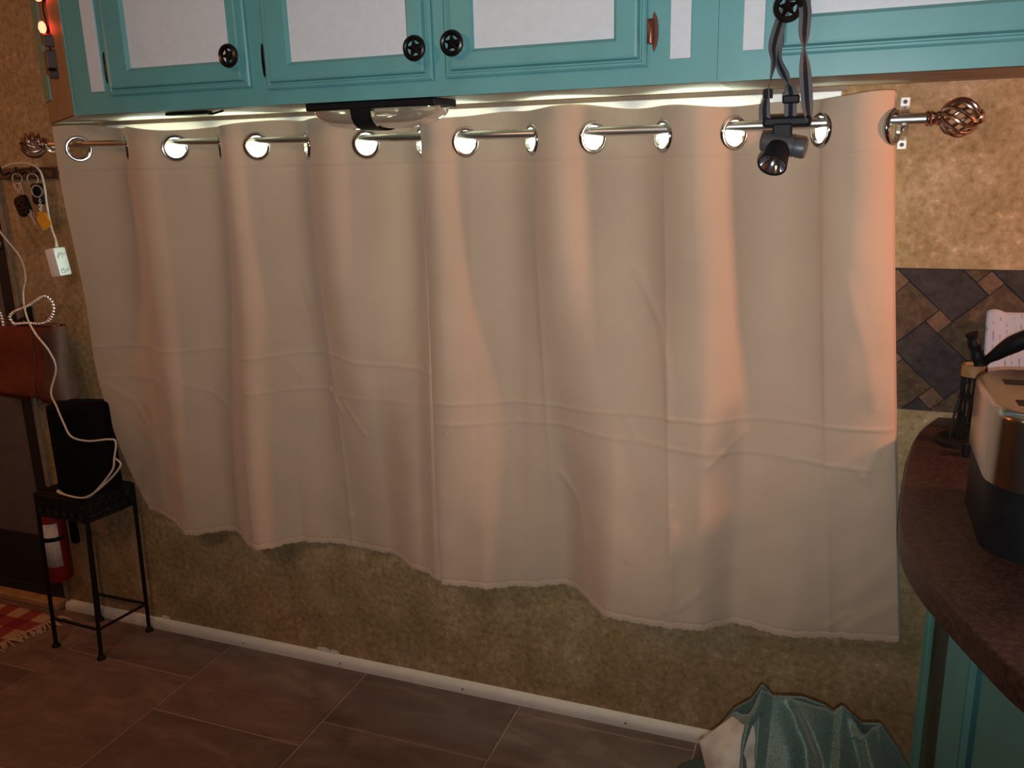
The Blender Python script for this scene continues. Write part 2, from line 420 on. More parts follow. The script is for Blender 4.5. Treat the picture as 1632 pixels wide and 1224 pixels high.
# window behind the curtain: bright panes in a white frame, roller headrail across the top
win = bpy.data.objects.new('window_1', None); COL.objects.link(win); struct(win)
npan = 3; step = (WX1 - WX0) / npan
bm = bmesh.new()
fr = 0.022
box(bm, WX0, WX1, 0.01, 0.06, WZ0, WZ0 + fr); box(bm, WX0, WX1, 0.01, 0.06, WZ1 - 0.012, WZ1)
for i in range(npan + 1):
    x = WX0 + i * step; x = min(max(x, WX0 + fr / 2), WX1 - fr / 2)
    box(bm, x - fr / 2, x + fr / 2, 0.01, 0.06, WZ0 + fr, WZ1 - 0.012)
obj('window_frame', bm, 'white_gloss', win)
for i in range(npan):
    obj('pane', B(WX0 + i * step + fr / 2, WX0 + (i + 1) * step - fr / 2, 0.04, 0.046, WZ0 + fr, WZ1 - 0.012), 'window', win)
obj('headrail', B(-1.935, -0.03, -0.034, -0.001, 1.5535, 1.5775, bevel=0.002), 'white_gloss', win)
obj('head_cleat', B(-1.95, -0.02, -0.022, -0.001, 1.578, 1.5875), 'tan_board', win)

# door at the far left: black frame, grey upper panel, black lower panel
door = bpy.data.objects.new('door_1', None); COL.objects.link(door); struct(door)
bm = bmesh.new()
box(bm, DX1 - 0.062, DX1, 0.0, 0.06, 0.03, 2.05, bevel=0.004); box(bm, DX0, DX0 + 0.07, 0.0, 0.06, 0.03, 2.05, bevel=0.004)
box(bm, DX0 + 0.07, DX1 - 0.062, 0.0, 0.06, 1.98, 2.05); box(bm, DX0 + 0.07, DX1 - 0.062, 0.0, 0.06, 0.03, 0.06)
obj('door_frame', bm, 'black_panel', door)
obj('upper_panel', B(DX0 + 0.07, DX1 - 0.062, 0.02, 0.05, 0.245, 1.98), 'grey_panel', door)
obj('lower_panel', B(DX0 + 0.07, DX1 - 0.062, 0.012, 0.05, 0.06, 0.244), 'black_panel', door)
m = bmesh.new(); lathe(m, [(0, 0), (0.016, 0), (0.016, 0.004), (0.006, 0.006), (0.006, 0.03), (0.013, 0.034), (0.013, 0.044), (0, 0.046)], 16, frame((-2.462, 0.0, 1.245), (0, -1, 0)))
obj('door_handle', m, 'nickel', door, smooth=True)
struct(obj('trim_1', B(DX1, DX1 + 0.014, -0.012, 0.0, 0.03, 2.05, bevel=0.003), 'tan_board'))
struct(obj('trim_2', B(-3.25, DX1 - 0.012, -0.035, 0.06, -0.001, 0.026, bevel=0.006), 'wood_light'))

# ================================================================== UPPER CABINETS
ZB = 1.588; ZT = 2.28; YF = -0.30
def door_part(cab, x0, x1, z0, z1, px0, px1, pz0, knob=None, hinge=None):
    d = bmesh.new()
    st = YF; a, b = -0.006, -0.014
    # stepped outer moulding: three nested rings, then bevelled inner edge around the panel
    def ring(xa, xb, za, zb, xc, xd, zc, zd, y0, y1):
        o = [(xa, y0, za), (xb, y0, za), (xb, y0, zb), (xa, y0, zb)]; i = [(xc, y1, zc), (xd, y1, zc), (xd, y1, zd), (xc, y1, zd)]
        vo = [d.verts.new(p) for p in o]; vi = [d.verts.new(p) for p in i]
        for k in range(4): d.faces.new((vo[k], vo[(k + 1) % 4], vi[(k + 1) % 4], vi[k]))
    lv = [(0, 0.0), (0, -0.009), (0.004, -0.012), (0.008, -0.012), (0.010, -0.0095), (0.0125, -0.0095), (0.016, -0.019), (0.02, -0.020)]
    for (i0, y0), (i1, y1) in zip(lv[:-1], lv[1:]):
        ring(x0 + i0, x1 - i0, z0 + i0, z1 - i0, x0 + i1, x1 - i1, z0 + i1, z1 - i1, st + y0, st + y1)
    pz1 = z1 - (pz0 - z0)
    i1 = 0.02
    g = 0.007
    ring(x0 + i1, x1 - i1, z0 + i1, z1 - i1, px0 - g, px1 + g, pz0 - g, pz1 + g, st - 0.020, st - 0.020)
    ring(px0 - g, px1 + g, pz0 - g, pz1 + g, px0, px1, pz0, pz1, st - 0.020, st - 0.011)
    do = obj('door', d, 'teal', cab)
    obj('panel', B(px0 - 0.001, px1 + 0.001, st - 0.0115, st - 0.004, pz0 - 0.001, pz1 + 0.001), 'white_panel', do)
    if knob:
        kx, kz, rot = knob
        k = bmesh.new(); mat = frame((kx, st - 0.020, kz), (0, -1, 0))
        lathe(k, [(0.0, 0.0), (0.006, 0.0), (0.0055, 0.012), (0.009, 0.017), (0.0, 0.0175)], 16, mat)
        # outer ring
        ringp = [mat @ Vector((0.0195 * math.cos(t * math.pi / 18), 0.0195 * math.sin(t * math.pi / 18), 0.020)) for t in range(36)]
        tube(k, ringp, 0.0052, 8, closed=True)
        star = []
        for i in range(10):
            r = 0.0185 if i % 2 == 0 else 0.0072; t = rot + math.pi / 2 + i * math.pi / 5
            star.append((r * math.cos(t), r * math.sin(t)))
        lo = [k.verts.new(mat @ Vector((p[0], p[1], 0.016))) for p in star]; hi = [k.verts.new(mat @ Vector((p[0], p[1], 0.021))) for p in star]
        ap = k.verts.new(mat @ Vector((0, 0, 0.0255)))
        k.faces.new(lo)
        for i in range(10):
            j = (i + 1) % 10; k.faces.new((lo[i], lo[j], hi[j], hi[i])); k.faces.new((hi[i], hi[j], ap))
        obj('knob', k, 'knob', do, smooth=True)
    if hinge:
        hx, hz, sgn = hinge
        h = bmesh.new(); ws_ = 1.0 if sgn > 0 else 0.5
        box(h, hx - 0.004 if sgn > 0 else hx - 0.001, hx + 0.004, st - (0.016 if sgn > 0 else 0.008), st - 0.0005, hz - 0.021, hz + 0.021, bevel=0.001)
        tube(h, [(hx + sgn * 0.0035 * ws_, st - 0.009 * ws_, hz - 0.022), (hx + sgn * 0.0035 * ws_, st - 0.009 * ws_, hz + 0.022)], 0.003 * ws_, 8)
        pr = [(0.006, -0.034), (0.011, -0.024), (0.0135, -0.010), (0.0135, 0.010), (0.011, 0.024), (0.006, 0.034), (0.003, 0.026), (0.006, 0.014), (0.004, 0.0), (0.006, -0.014), (0.003, -0.026)]
        ws = 1.0 if sgn > 0 else 0.35
        prism(h, [(hx + sgn * p[0] * ws, hz + p[1]) for p in pr], 'y', st - 0.006, st - 0.0005)
        obj('hinge', h, 'copper' if sgn > 0 else 'knob', do, smooth=True)
    return do

c1 = thing('wall_cabinet', 'teal wall cabinet with three white-panelled doors above the curtain', 'cabinet', 'teal wall cabinets', (-1.0, -0.15, ZB))
c1.location = (0, 0, 0)
XL, XS = -1.753, -0.238
# body: carcass with diagonal left end
bm = bmesh.new()
prism(bm, [(XS, YF), (XS, -0.001), (-2.168, -0.001), (-2.160, -0.012), (XL, YF)], 'z', ZB + 0.004, ZT)
obj('body', bm, 'tan_board', c1)
obj('underside', prism(bmesh.new(), [(XS, YF + 0.004), (XS, -0.0015), (-2.16, -0.0015), (XL + 0.006, YF + 0.004)], 'z', ZB, ZB + 0.004), 'under', c1)
bm = bmesh.new()   # face frame
box(bm, XL, XS, YF - 0.001, YF + 0.015, ZB, ZT)
obj('face_frame', bm, 'teal', c1)
# teal corner edge and back stile on the diagonal end
dv = Vector((-2.168 - XL, 0.0 - YF, 0)).normalized(); nv = Vector((dv.y, -dv.x, 0)) * 1.0
if nv.y > 0: nv = -nv
def diag_box(t0, t1, z0, z1, off0=0.0, off1=0.008):
    bm = bmesh.new(); vs = []
    base = Vector((XL, YF, 0))
    pts = [base + dv * t + nv * o for t, o in ((t0, off0), (t1, off0), (t1, off1), (t0, off1))]
    prism(bm, [(p.x, p.y) for p in pts], 'z', z0, z1); return bm
dl = (Vector((-2.168, 0, 0)) - Vector((XL, YF, 0))).length
obj('end_stile', diag_box(dl - 0.135, dl - 0.006, ZB + 0.06, ZT), 'teal', c1)
obj('corner_edge', diag_box(0.0, 0.020, ZB, ZT, 0.0, 0.003), 'teal', c1)
ZD = 2.24
door_part(c1, -1.632, -1.235, 1.627, ZD, -1.556, -1.281, 1.684, knob=(-1.262, 1.690, 0.35), hinge=(-1.637, 1.69, -1))
door_part(c1, -1.193, -0.795, 1.619, ZD, -1.123, -0.849, 1.672, knob=(-0.819, 1.677, 0.15), hinge=(-1.198, 1.68, -1))
door_part(c1, -0.768, -0.364, 1.620, ZD, -0.702, -0.425, 1.672, knob=(-0.738, 1.681, 0.0), hinge=(-0.358, 1.679, 1))
for xa, xb, za in ((-1.689, -1.651, 1.638), (-0.322, -0.285, 1.630)):
    obj('white_strip', B(xa, xb, YF - 0.007, YF - 0.001, za, ZT, bevel=0.001), 'white_panel', c1)
c2 = thing('wall_cabinet', 'teal wall cabinet at upper right with the headlamp hanging from its knob', 'cabinet', 'teal wall cabinets')
obj('body', B(XS + 0.001, 0.95, YF + 0.004, -0.001, ZB + 0.004, ZT), 'tan_board', c2)
obj('underside', B(XS + 0.001, 0.95, YF + 0.002, -0.0015, ZB - 0.001, ZB + 0.004), 'tan_board', c2)
obj('face_frame', B(XS + 0.001, 0.95, YF - 0.004, YF + 0.012, ZB - 0.001, ZT), 'teal', c2)
door_part(c2, -0.140, 0.40, 1.624, ZD, -0.084, 0.345, 1.688, knob=(-0.119, 1.697, 0.1))
door_part(c2, 0.425, 0.90, 1.624, ZD, 0.48, 0.845, 1.688, knob=(0.45, 1.697, 0.1))
obj('white_strip', B(-0.194, -0.158, YF - 0.010, YF - 0.004, 1.636, ZT, bevel=0.001), 'white_panel', c2)

# red string lights and dark ornament on the diagonal cabinet end
def dpt(t, off, z): 
    p = Vector((XL, YF, 0)) + dv * t + nv * off; return Vector((p.x, p.y, z))
tl = dl * 0.42
sl = thing('string_light', 'string of small lit red bulbs with dark ornaments on the cabinet end', 'string lights')
obj('wire', T(smoothpath([dpt(tl, 0.006, 2.1), dpt(tl + 0.02, 0.008, 1.98), dpt(tl - 0.015, 0.008, 1.90), dpt(tl + 0.03, 0.008, 1.86), dpt(tl + 0.01, 0.008, 1.83), dpt(tl + 0.03, 0.008, 1.79), dpt(tl + 0.0, 0.008, 1.745), dpt(tl, 0.008, 1.71)]), 0.002, 6), 'black_metal', sl, smooth=True)
for z, dt in ((1.885, -0.01), (1.812, 0.0), (1.96, 0.0)):
    m = bmesh.new(); lathe(m, [(0, -0.014), (0.006, -0.012), (0.0095, -0.002), (0.008, 0.008), (0.004, 0.014), (0, 0.015)], 14, Matrix.Translation(dpt(tl + dt, 0.02, z)))
    obj('red_bulb', m, 'red_bulb', sl, smooth=True)
    m = bmesh.new(); lathe(m, [(0, 0.0), (0.012, 0.0), (0.012, 0.014), (0.005, 0.022), (0, 0.022)], 10, Matrix.Translation(dpt(tl + dt + 0.02, 0.014, z - 0.010)))
    obj('bulb_socket', m, 'black_metal', sl)
for z, hgt in ((1.785, 0.03), (1.735, 0.045), (1.705, 0.02)):
    m = bmesh.new(); c_ = dpt(tl + 0.012, 0.010, z); 
    box(m, -0.030, 0.030, -0.016, 0.012, -hgt / 2, hgt / 2, bevel=0.003, mat=Matrix.Translation(c_) @ Matrix.Rotation(math.atan2(dv.y, dv.x), 4, 'Z') @ Matrix.Rotation(random.uniform(-0.3, 0.3), 4, 'Y'))
    obj('dark_ornament', m, 'dark_wood', sl)

# under-cabinet twin lens light with black band
ul = thing('under_cabinet_light', 'unlit under-cabinet light with two smoky lenses and black middle band', 'light fixture')
obj('base', B(-1.112, -0.802, -0.292, -0.185, 1.572, ZB - 0.0003, bevel=0.003), 'black_plastic', ul)
def lens_mesh(u0, u1):
    nu, nv = 28, 18
    U, V = np.meshgrid(np.linspace(u0, u1, nu), np.linspace(0, math.pi, nv), indexing='ij')
    cx, hw = -0.957, 0.1525
    prof = np.sqrt(np.clip(1 - (np.abs(U - cx) / hw) ** 4.0, 0, 1))
    yy = -0.2385 - 0.052 * np.cos(V) * (0.35 + 0.65 * prof); zz = 1.572 - 0.040 * prof * np.sin(V) ** 0.6
    return gridmesh('lens', U, yy, zz)
obj('lens', lens_mesh(-1.109, -0.992), 'lens', ul, smooth=True); obj('lens', lens_mesh(-0.945, -0.805), 'lens', ul, smooth=True)
bm = bmesh.new()
pts = []
for i in range(13):
    v = math.pi * i / 12; pts.append((-0.2385 - 0.055 * math.cos(v), 1.572 - 0.044 * math.sin(v) ** 0.6, i / 12))
rows = []
for y, z, t in pts:
    sh = 0.016 * (t - 0.5)
    rows.append([bm.verts.new((x, y, z)) for x in (-0.993 + sh, -0.944 + sh)])
for A, C in zip(rows[:-1], rows[1:]): bm.faces.new((A[0], A[1], C[1], C[0]))
obj('band', bm, 'black_plastic', ul, smooth=True)
kb = thing('black_clip_bar', 'thin black bar clipped under the cabinet left of the lens light', 'bar')
obj('bar', B(-1.52, -1.40, -0.262, -0.240, 1.580, 1.587, bevel=0.002), 'black_metal', kb)
obj('clip', T(smoothpath([(-1.41, -0.25, 1.584), (-1.385, -0.262, 1.579), (-1.36, -0.25, 1.586)]), 0.0025, 6), 'black_metal', kb)

# ================================================================== CURTAIN ROD
rodp = [(-2.10, -0.085, 1.531), (-1.922, -0.085, 1.5285), (-1.46, -0.085, 1.522), (-1.005, -0.085, 1.517), (-0.451, -0.085, 1.514), (0.089, -0.085, 1.5165), (0.125, -0.085, 1.5165)]
rp = smoothpath(rodp, 6)
def rod_z(x):
    xs = [p.x for p in rp]; return float(np.interp(x, xs, [p.z for p in rp]))
rod = thing('curtain_rod', 'brushed nickel curtain rod with twisted cage finials', 'curtain rod')
obj('tube', T([Vector((-1.02, -0.085, rod_z(-1.02)))] + [p for p in rp if p.x > -1.0], 0.0105, 16), 'nickel', rod, smooth=True)
obj('inner_tube', T([p for p in rp if p.x <= -0.7], 0.0088, 16), 'nickel', rod, smooth=True)
def finial(x, z, s):
    f = bmesh.new(); m0 = frame((x, -0.085, z), (s, 0, 0), (0, 0, 1))
    lathe(f, [(0, -0.002), (0.0125, -0.002), (0.0145, 0.002), (0.0125, 0.005), (0.015, 0.008), (0.0125, 0.011), (0.011, 0.015), (0.0135, 0.019), (0.012, 0.022), (0.008, 0.024), (0, 0.025)], 20, m0)
    fo = obj('finial', f, 'bronze', rod, smooth=True)
    R_ = 0.033; c0 = 0.024 + R_ * 0.95
    for i in range(10):
        pts = []
        for j in range(17):
            t = j / 16; th = math.pi * (0.10 + 0.80 * t); a = i * 2 * math.pi / 10 + 1.7 * (t - 0.5)
            pts.append(m0 @ Vector((R_ * math.sin(th) * math.cos(a), R_ * math.sin(th) * math.sin(a), c0 - R_ * math.cos(th))))
        obj('cage_bar', T(pts, 0.0034, 7), 'bronze', fo, smooth=True)
    e = bmesh.new(); lathe(e, [(0, c0 + R_ * 0.8), (0.010, c0 + R_ * 0.82), (0.0135, c0 + R_ * 0.95), (0.0135, c0 + R_ * 1.1), (0.009, c0 + R_ * 1.24), (0, c0 + R_ * 1.28)], 18, m0)
    obj('end_knob', e, 'bronze', fo, smooth=True)
finial(0.125, 1.5165, 1); finial(-2.098, 1.531, -1)
def bracket(x, z):
    b = bmesh.new()
    # bowed strap standing off the wall
    rows = []
    for i in range(13):
        t = i / 12; zz = z - 0.034 + 0.068 * t; yy = -0.003 - 0.050 * math.sin(math.pi * t) ** 0.7
        rows.append([b.verts.new((x + dx, yy + dy, zz)) for dx, dy in ((-0.0075, 0), (0.0075, 0), (0.0075, 0.0022), (-0.0075, 0.0022))])
    for A, C in zip(rows[:-1], rows[1:]):
        for k in range(4): b.faces.new((A[k], A[(k + 1) % 4], C[(k + 1) % 4], C[k]))
    # cradle under the rod
    tube(b, [(x, -0.050, z - 0.006), (x, -0.066, z - 0.012), (x, -0.085, z - 0.0145), (x, -0.097, z - 0.010)], 0.004, 8)
    bo = obj('bracket', b, 'nickel', rod, smooth=True)
    for s in (-1, 1):
        zc = z + s * 0.041
        obj('tab', B(x - 0.0085, x + 0.0085, -0.003, -0.0003, zc - 0.0085, zc + 0.0085, bevel=0.001), 'white_gloss', bo)  # silver bracket ends; flash glare on them is put in as white
        m = bmesh.new(); lathe(m, [(0, 0.0), (0.0042, 0.0), (0.0034, 0.002), (0, 0.0026)], 10, frame((x, -0.003, zc), (0, -1, 0))); obj('screw', m, 'grey_plastic', bo)
bracket(0.089, 1.5115); bracket(-2.088, 1.527)

# ================================================================== CURTAINS
GA = [-1.989, -1.655, -1.399, -1.090, -0.829, -0.529, -0.233]
GB = [-1.817, -1.511, -1.252, -0.940, -0.669, -0.378, -0.067]
cross = []
for a, b in zip(GA, GB): cross += [a, b]
cross = [-2.15] + cross + [0.066]
def ytop(x, amp=0.047):
    y = np.full_like(x, 0.0)
    for i in range(len(cross) - 1):
        m = (x >= cross[i]) & (x <= cross[i + 1]); t = (x - cross[i]) / (cross[i + 1] - cross[i])
        sg = -1 if i % 2 == 0 else 1          # in front of the rod before each A, behind after it
        pw = 0.62 if i == len(cross) - 2 else 0.92
        y = np.where(m, sg * amp * np.sin(np.pi * np.clip(t, 0, 1)) ** pw, y)
    return -0.085 + y
hemx = [-2.10, -1.955, -1.86, -1.76, -1.655, -1.50, -1.40, -1.30, -1.13, -1.0, -0.90, -0.81, -0.70, -0.61, -0.455, -0.36, -0.27, -0.18, -0.073, 0.06, 0.173, 0.25]
hemy = [-0.06, -0.06, -0.070, -0.100, -0.038, -0.124, -0.036, -0.018, -0.028, -0.095, -0.142, -0.134, -0.090, -0.048, -0.174, -0.177, -0.168, -0.106, -0.128, -0.095, -0.074, -0.07]
def hem(x):
    # smooth (cosine) interpolation between measured hem points
    hx = np.array(hemx); hy = np.array(hemy); i = np.clip(np.searchsorted(hx, x) - 1, 0, len(hx) - 2)
    t = np.clip((x - hx[i]) / (hx[i + 1] - hx[i]), 0, 1); s = t * t * (3 - 2 * t)
    return hy[i] * (1 - s) + hy[i + 1] * s
def ss(a, b, t):
    t = np.clip((t - a) / (b - a), 0, 1); return t * t * (3 - 2 * t)
def ridge(X, Z, pts, amp, sig):
    """soft crease along a polyline in the cloth's (x, z)"""
    best = np.full(X.shape, 1e9)
    for (x0, z0), (x1, z1) in zip(pts[:-1], pts[1:]):
        dx, dz = x1 - x0, z1 - z0; L2 = dx * dx + dz * dz
        t = np.clip(((X - x0) * dx + (Z - z0) * dz) / L2, 0, 1)
        best = np.minimum(best, (X - x0 - t * dx) ** 2 + (Z - z0 - t * dz) ** 2)
    return amp * np.exp(-best / (sig * sig))
ZTOP = 1.562
creases_L = [
    ([(-2.05, 0.958), (-1.53, 0.972)], 0.0042, 0.005), ([(-1.50, 0.960), (-1.25, 0.978), (-1.12, 0.958), (-0.93, 0.952)], 0.0045, 0.005),
    ([(-2.03, 0.868), (-1.80, 0.872)], 0.003, 0.008), ([(-1.49, 0.862), (-1.27, 0.873)], 0.0045, 0.006), ([(-1.26, 0.862), (-0.95, 0.862)], 0.0028, 0.006),
    ([(-1.72, 0.872), (-1.66, 0.845), (-1.60, 0.875)], 0.004, 0.008), ([(-1.66, 0.845), (-1.70, 0.80)], 0.004, 0.007), ([(-1.66, 0.845), (-1.60, 0.80)], 0.003, 0.008),
    ([(-1.27, 0.874), (-1.33, 0.80), (-1.37, 0.66)], 0.0045, 0.010), ([(-1.27, 0.874), (-1.235, 0.82)], 0.006, 0.008), ([(-1.22, 0.845), (-1.165, 0.76)], 0.004, 0.008),
    ([(-1.275, 0.86), (-1.265, 0.60)], 0.003, 0.010), ([(-1.40, 0.955), (-1.36, 0.90)], 0.003, 0.007), ([(-1.62, 0.50), (-1.585, 0.43)], 0.004, 0.008),
    ([(-2.02, 0.84), (-1.94, 0.79), (-1.90, 0.72)], 0.004, 0.012),
    ([(-1.33, 0.42), (-1.25, 0.50)], 0.004, 0.012), ([(-1.12, 0.42), (-1.05, 0.50)], 0.004, 0.012),
    ([(-1.43, 1.28), (-1.33, 1.05)], 0.003, 0.012), ([(-1.33, 1.18), (-1.30, 1.0)], 0.0025, 0.010)]
creases_R = [
    ([(-0.93, 0.888), (-0.55, 0.893), (-0.30, 0.900), (0.12, 0.902)], 0.0052, 0.0048),
    ([(-0.92, 0.836), (-0.60, 0.846), (-0.30, 0.832), (0.07, 0.812)], 0.0042, 0.0055),
    ([(-0.44, 1.22), (-0.37, 1.10), (-0.345, 0.99), (-0.34, 0.90)], 0.006, 0.010),
    ([(-0.62, 0.72), (-0.565, 0.66), (-0.54, 0.56), (-0.545, 0.45)], 0.006, 0.009),
    ([(-0.33, 0.70), (-0.42, 0.56)], 0.005, 0.010), ([(-0.42, 1.0), (-0.45, 0.90), (-0.42, 0.85)], 0.003, 0.008),
    ([(-0.22, 0.83), (-0.25, 0.80)], 0.006, 0.007), ([(-0.22, 0.83), (-0.195, 0.79)], 0.005, 0.007), ([(-0.22, 0.83), (-0.18, 0.87)], 0.004, 0.007),
    ([(0.05, 0.812), (0.075, 0.78)], 0.005, 0.008), ([(0.115, 1.02), (0.105, 0.93), (0.07, 0.80)], 0.007, 0.012),
    ([(-0.72, 0.845), (-0.735, 0.82)], 0.004, 0.006), ([(-0.87, 0.845), (-0.89, 0.815)], 0.004, 0.006),
    ([(0.00, 1.22), (0.055, 1.06), (0.075, 0.95)], 0.005, 0.014),
    ([(-0.32, 0.65), (-0.33, 0.45)], 0.007, 0.012), ([(0.15, 0.62), (0.10, 0.55), (0.05, 0.50)], 0.006, 0.02), ([(0.15, 0.50), (0.06, 0.44)], 0.006, 0.016),
    ([(-0.76, 0.70), (-0.72, 0.60)], 0.003, 0.012), ([(-0.30, 0.46), (-0.26, 0.50)], 0.005, 0.010), ([(0.02, 0.44), (0.06, 0.47)], 0.005, 0.010)]
def panel_grid(xs_top, yextra, xs_bot, left, nv=400):
    v = np.linspace(0, 1, nv)[:, None]
    xt = xs_top[None, :]; xb = xs_bot[None, :]
    if left:
        near = np.clip((-1.45 - xt) / 0.584, 0, 1)
        X = xt + near ** 1.6 * (0.008 * ss(0.1, 0.35, v) - 0.030 * ss(0.4, 0.65, v) + 0.12 * v ** 6.0)
        L = 1.155 - 0.042 * ss(-1.80, -2.02, xt) * np.ones_like(v)
    else:
        X = xt + (xb - xt) * v ** 1.15
        L = np.full_like(X, 1.155)
    top_wave = 0.006 * np.sin(9.0 * xt + 0.7) + 0.003 * np.sin(31 * xt)
    Z = ZTOP + top_wave * (1 - ss(0, 0.12, v)) - L * v
    if left: Z = Z + 0.010 * ss(-1.5, -2.1, xt) * (1 - v)
    wv = ss(0.10, 1.0, v)
    yt = ytop(xt) + yextra[None, :]
    yh = hem(X) + yextra[None, :] * 0.6
    Y = yt * (1 - wv) + yh * wv
    # keep the folds alive part-way down
    for b in GB:
        d = np.abs(xt - b); Y = Y - 0.006 * np.exp(-d / 0.010) * ss(0.06, 0.2, v) * (1 - 0.4 * v)
    Y = Y + 0.0035 * vnoise(X * 1.0, Z * 0.35, 16, 3) * ss(0.08, 0.3, v) + 0.0016 * vnoise(X, Z, 40, 5) * ss(0.1, 0.4, v)
    for pts, amp, sig in (creases_L if left else creases_R):
        Y = Y - 0.42 * ridge(X, Z, pts, amp, sig)
    # header seam and bottom hem
    zs = ZTOP - 0.107
    Y = Y + 0.0022 * np.exp(-((Z - zs) / 0.003) ** 2)
    Y = Y - 0.0008 * (v > 0.988) + 0.0015 * np.exp(-((v - 0.986) / 0.0018) ** 2)
    Z = Z + (0.0014 * np.sin(X * 160) + 0.0012 * np.sin(X * 421 + 1.0)) * (v > 0.982)
    return X, Y, Z
def make_curtain(label, xs_top, yextra, xs_bot, left, gr):
    root = thing('curtain', label, 'curtain', 'beige grommet curtain panels')
    X, Y, Z = panel_grid(xs_top, yextra, xs_bot, left)
    keep = np.ones((X.shape[0] - 1, X.shape[1] - 1), bool)
    fx = (X[:-1, :-1] + X[1:, 1:]) / 2; fy = (Y[:-1, :-1] + Y[1:, 1:]) / 2; fz = (Z[:-1, :-1] + Z[1:, 1:]) / 2
    rings = []
    for gx in gr:
        j = int(np.argmin(np.abs(xs_top - gx))) if gx < 0.06 else int(np.argmin(np.abs(xs_top - 0.064) + np.abs(yextra) * 0.2))
        zc = rod_z(gx) - 0.013
        i = int(np.argmin(np.abs(Z[:, j] - zc)))
        ctr = Vector((X[i, j], Y[i, j], Z[i, j]))
        tx = Vector((X[i, j + 4] - X[i, j - 4], Y[i, j + 4] - Y[i, j - 4], 0)).normalized()
        # arc distance along the cloth
        d2 = (fx - ctr.x) ** 2 + (fy - ctr.y) ** 2 + (fz - ctr.z) ** 2
        keep &= d2 > 0.0265 ** 2
        rings.append((ctr, tx))
    me = gridmesh('cloth', X, Y, Z, keep)
    c = obj('cloth', me, 'curtain', root, smooth='full')
    sm = c.modifiers.new('thickness', 'SOLIDIFY'); sm.thickness = 0.0012; sm.offset = 0
    for ctr, tx in rings:
        g = bmesh.new(); nrm = Vector((tx.y, -tx.x, 0))
        if nrm.y > 0: nrm = -nrm
        prof = [(0.0255, -0.0035), (0.0255, 0.0035), (0.0285, 0.0052), (0.0325, 0.0045), (0.0352, 0.0012), (0.0352, -0.0012), (0.0325, -0.0045), (0.0285, -0.0052), (0.0255, -0.0035)]
        lathe(g, prof, 36, frame(ctr, nrm, tx))
        obj('grommet', g, 'chrome', root, smooth=True)
    return root
xl = np.linspace(-2.034, -0.912, 470)
make_curtain('left beige curtain panel reaching from the speaker stand to the middle', xl, 0.012 * ss(-0.95, -0.912, xl), xl, True, GA[:4] + GB[:4])
xr1 = np.linspace(-0.932, 0.064, 400); xr2 = np.linspace(0.0641, 0.070, 24)
xr = np.concatenate([xr1, xr2])
ye = np.concatenate([np.zeros_like(xr1), np.linspace(0.0, 0.05, 24)])
ye = ye - 0.008 * (1 - ss(-0.932, -0.86, xr))
xb = -0.915 + (xr + 0.932) * (1.088 / 1.002)
make_curtain('right beige curtain panel beside the patterned backsplash and counter', xr, ye, xb, False, GA[4:] + GB[4:] + [0.065])

# ================================================================== BACKSPLASH
bs = thing('backsplash', 'diagonal brown and slate patchwork tile backsplash behind the counter', 'backsplash')
BX0, BX1, BZ0, BZ1 = 0.045, 1.5, 0.922, 1.224
obj('backing', B(BX0, BX1, -0.003, -0.0003, BZ0, BZ1), 'black_panel', bs)
def clip_poly(poly):
    for ax, val, sg in ((0, BX0, 1), (0, BX1, -1), (1, BZ0, 1), (1, BZ1, -1)):
        out = []
        for i in range(len(poly)):
            a, b = poly[i - 1], poly[i]; da, db = sg * (a[ax] - val), sg * (b[ax] - val)
            if (da >= 0) != (db >= 0):
                t = da / (da - db); out.append((a[0] + (b[0] - a[0]) * t, a[1] + (b[1] - a[1]) * t))
            if db >= 0: out.append(b)
        poly = out
        if len(poly) < 3: return []
    return poly
def shrink(poly, g):
    # inset convex polygon
    n = len(poly); A = sum(poly[i - 1][0] * poly[i][1] - poly[i][0] * poly[i - 1][1] for i in range(n)) / 2
    if abs(A) < 2e-5: return []
    if A < 0: poly = poly[::-1]
    L = []
    for i in range(n):
        p, q = poly[i], poly[(i + 1) % n]; dx, dy = q[0] - p[0], q[1] - p[1]; l = math.hypot(dx, dy)
        if l < 1e-6: continue
        nx, ny = -dy / l, dx / l; L.append((nx, ny, nx * p[0] + ny * p[1] + g))
    out = poly
    for nx, ny, cc in L:
        res = []
        for i in range(len(out)):
            a, b = out[i - 1], out[i]; da, db = nx * a[0] + ny * a[1] - cc, nx * b[0] + ny * b[1] - cc
            if (da >= 0) != (db >= 0):
                t = da / (da - db); res.append((a[0] + (b[0] - a[0]) * t, a[1] + (b[1] - a[1]) * t))
            if db >= 0: res.append(b)
        out = res
        if len(out) < 3: return []
    return out
S0 = Vector((0.188, 1.1155)); pv = Vector((0.0865, 0.082)); qv = Vector((0.0865, -0.082)); dd = 0.0245
def piece(poly, mat, h, g=0.0014):
    p = clip_poly(poly)
    if len(p) < 3: return
    p = shrink(p, g)
    if len(p) < 3: return
    cl = [p[0]]
    for q in p[1:]:
        if math.hypot(q[0] - cl[-1][0], q[1] - cl[-1][1]) > 4e-4: cl.append(q)
    if math.hypot(cl[0][0] - cl[-1][0], cl[0][1] - cl[-1][1]) < 4e-4: cl.pop()
    if len(cl) < 3: return
    m = bmesh.new(); prism(m, cl, 'y', -0.003 - h, -0.0028); obj('tile', m, mat, bs)
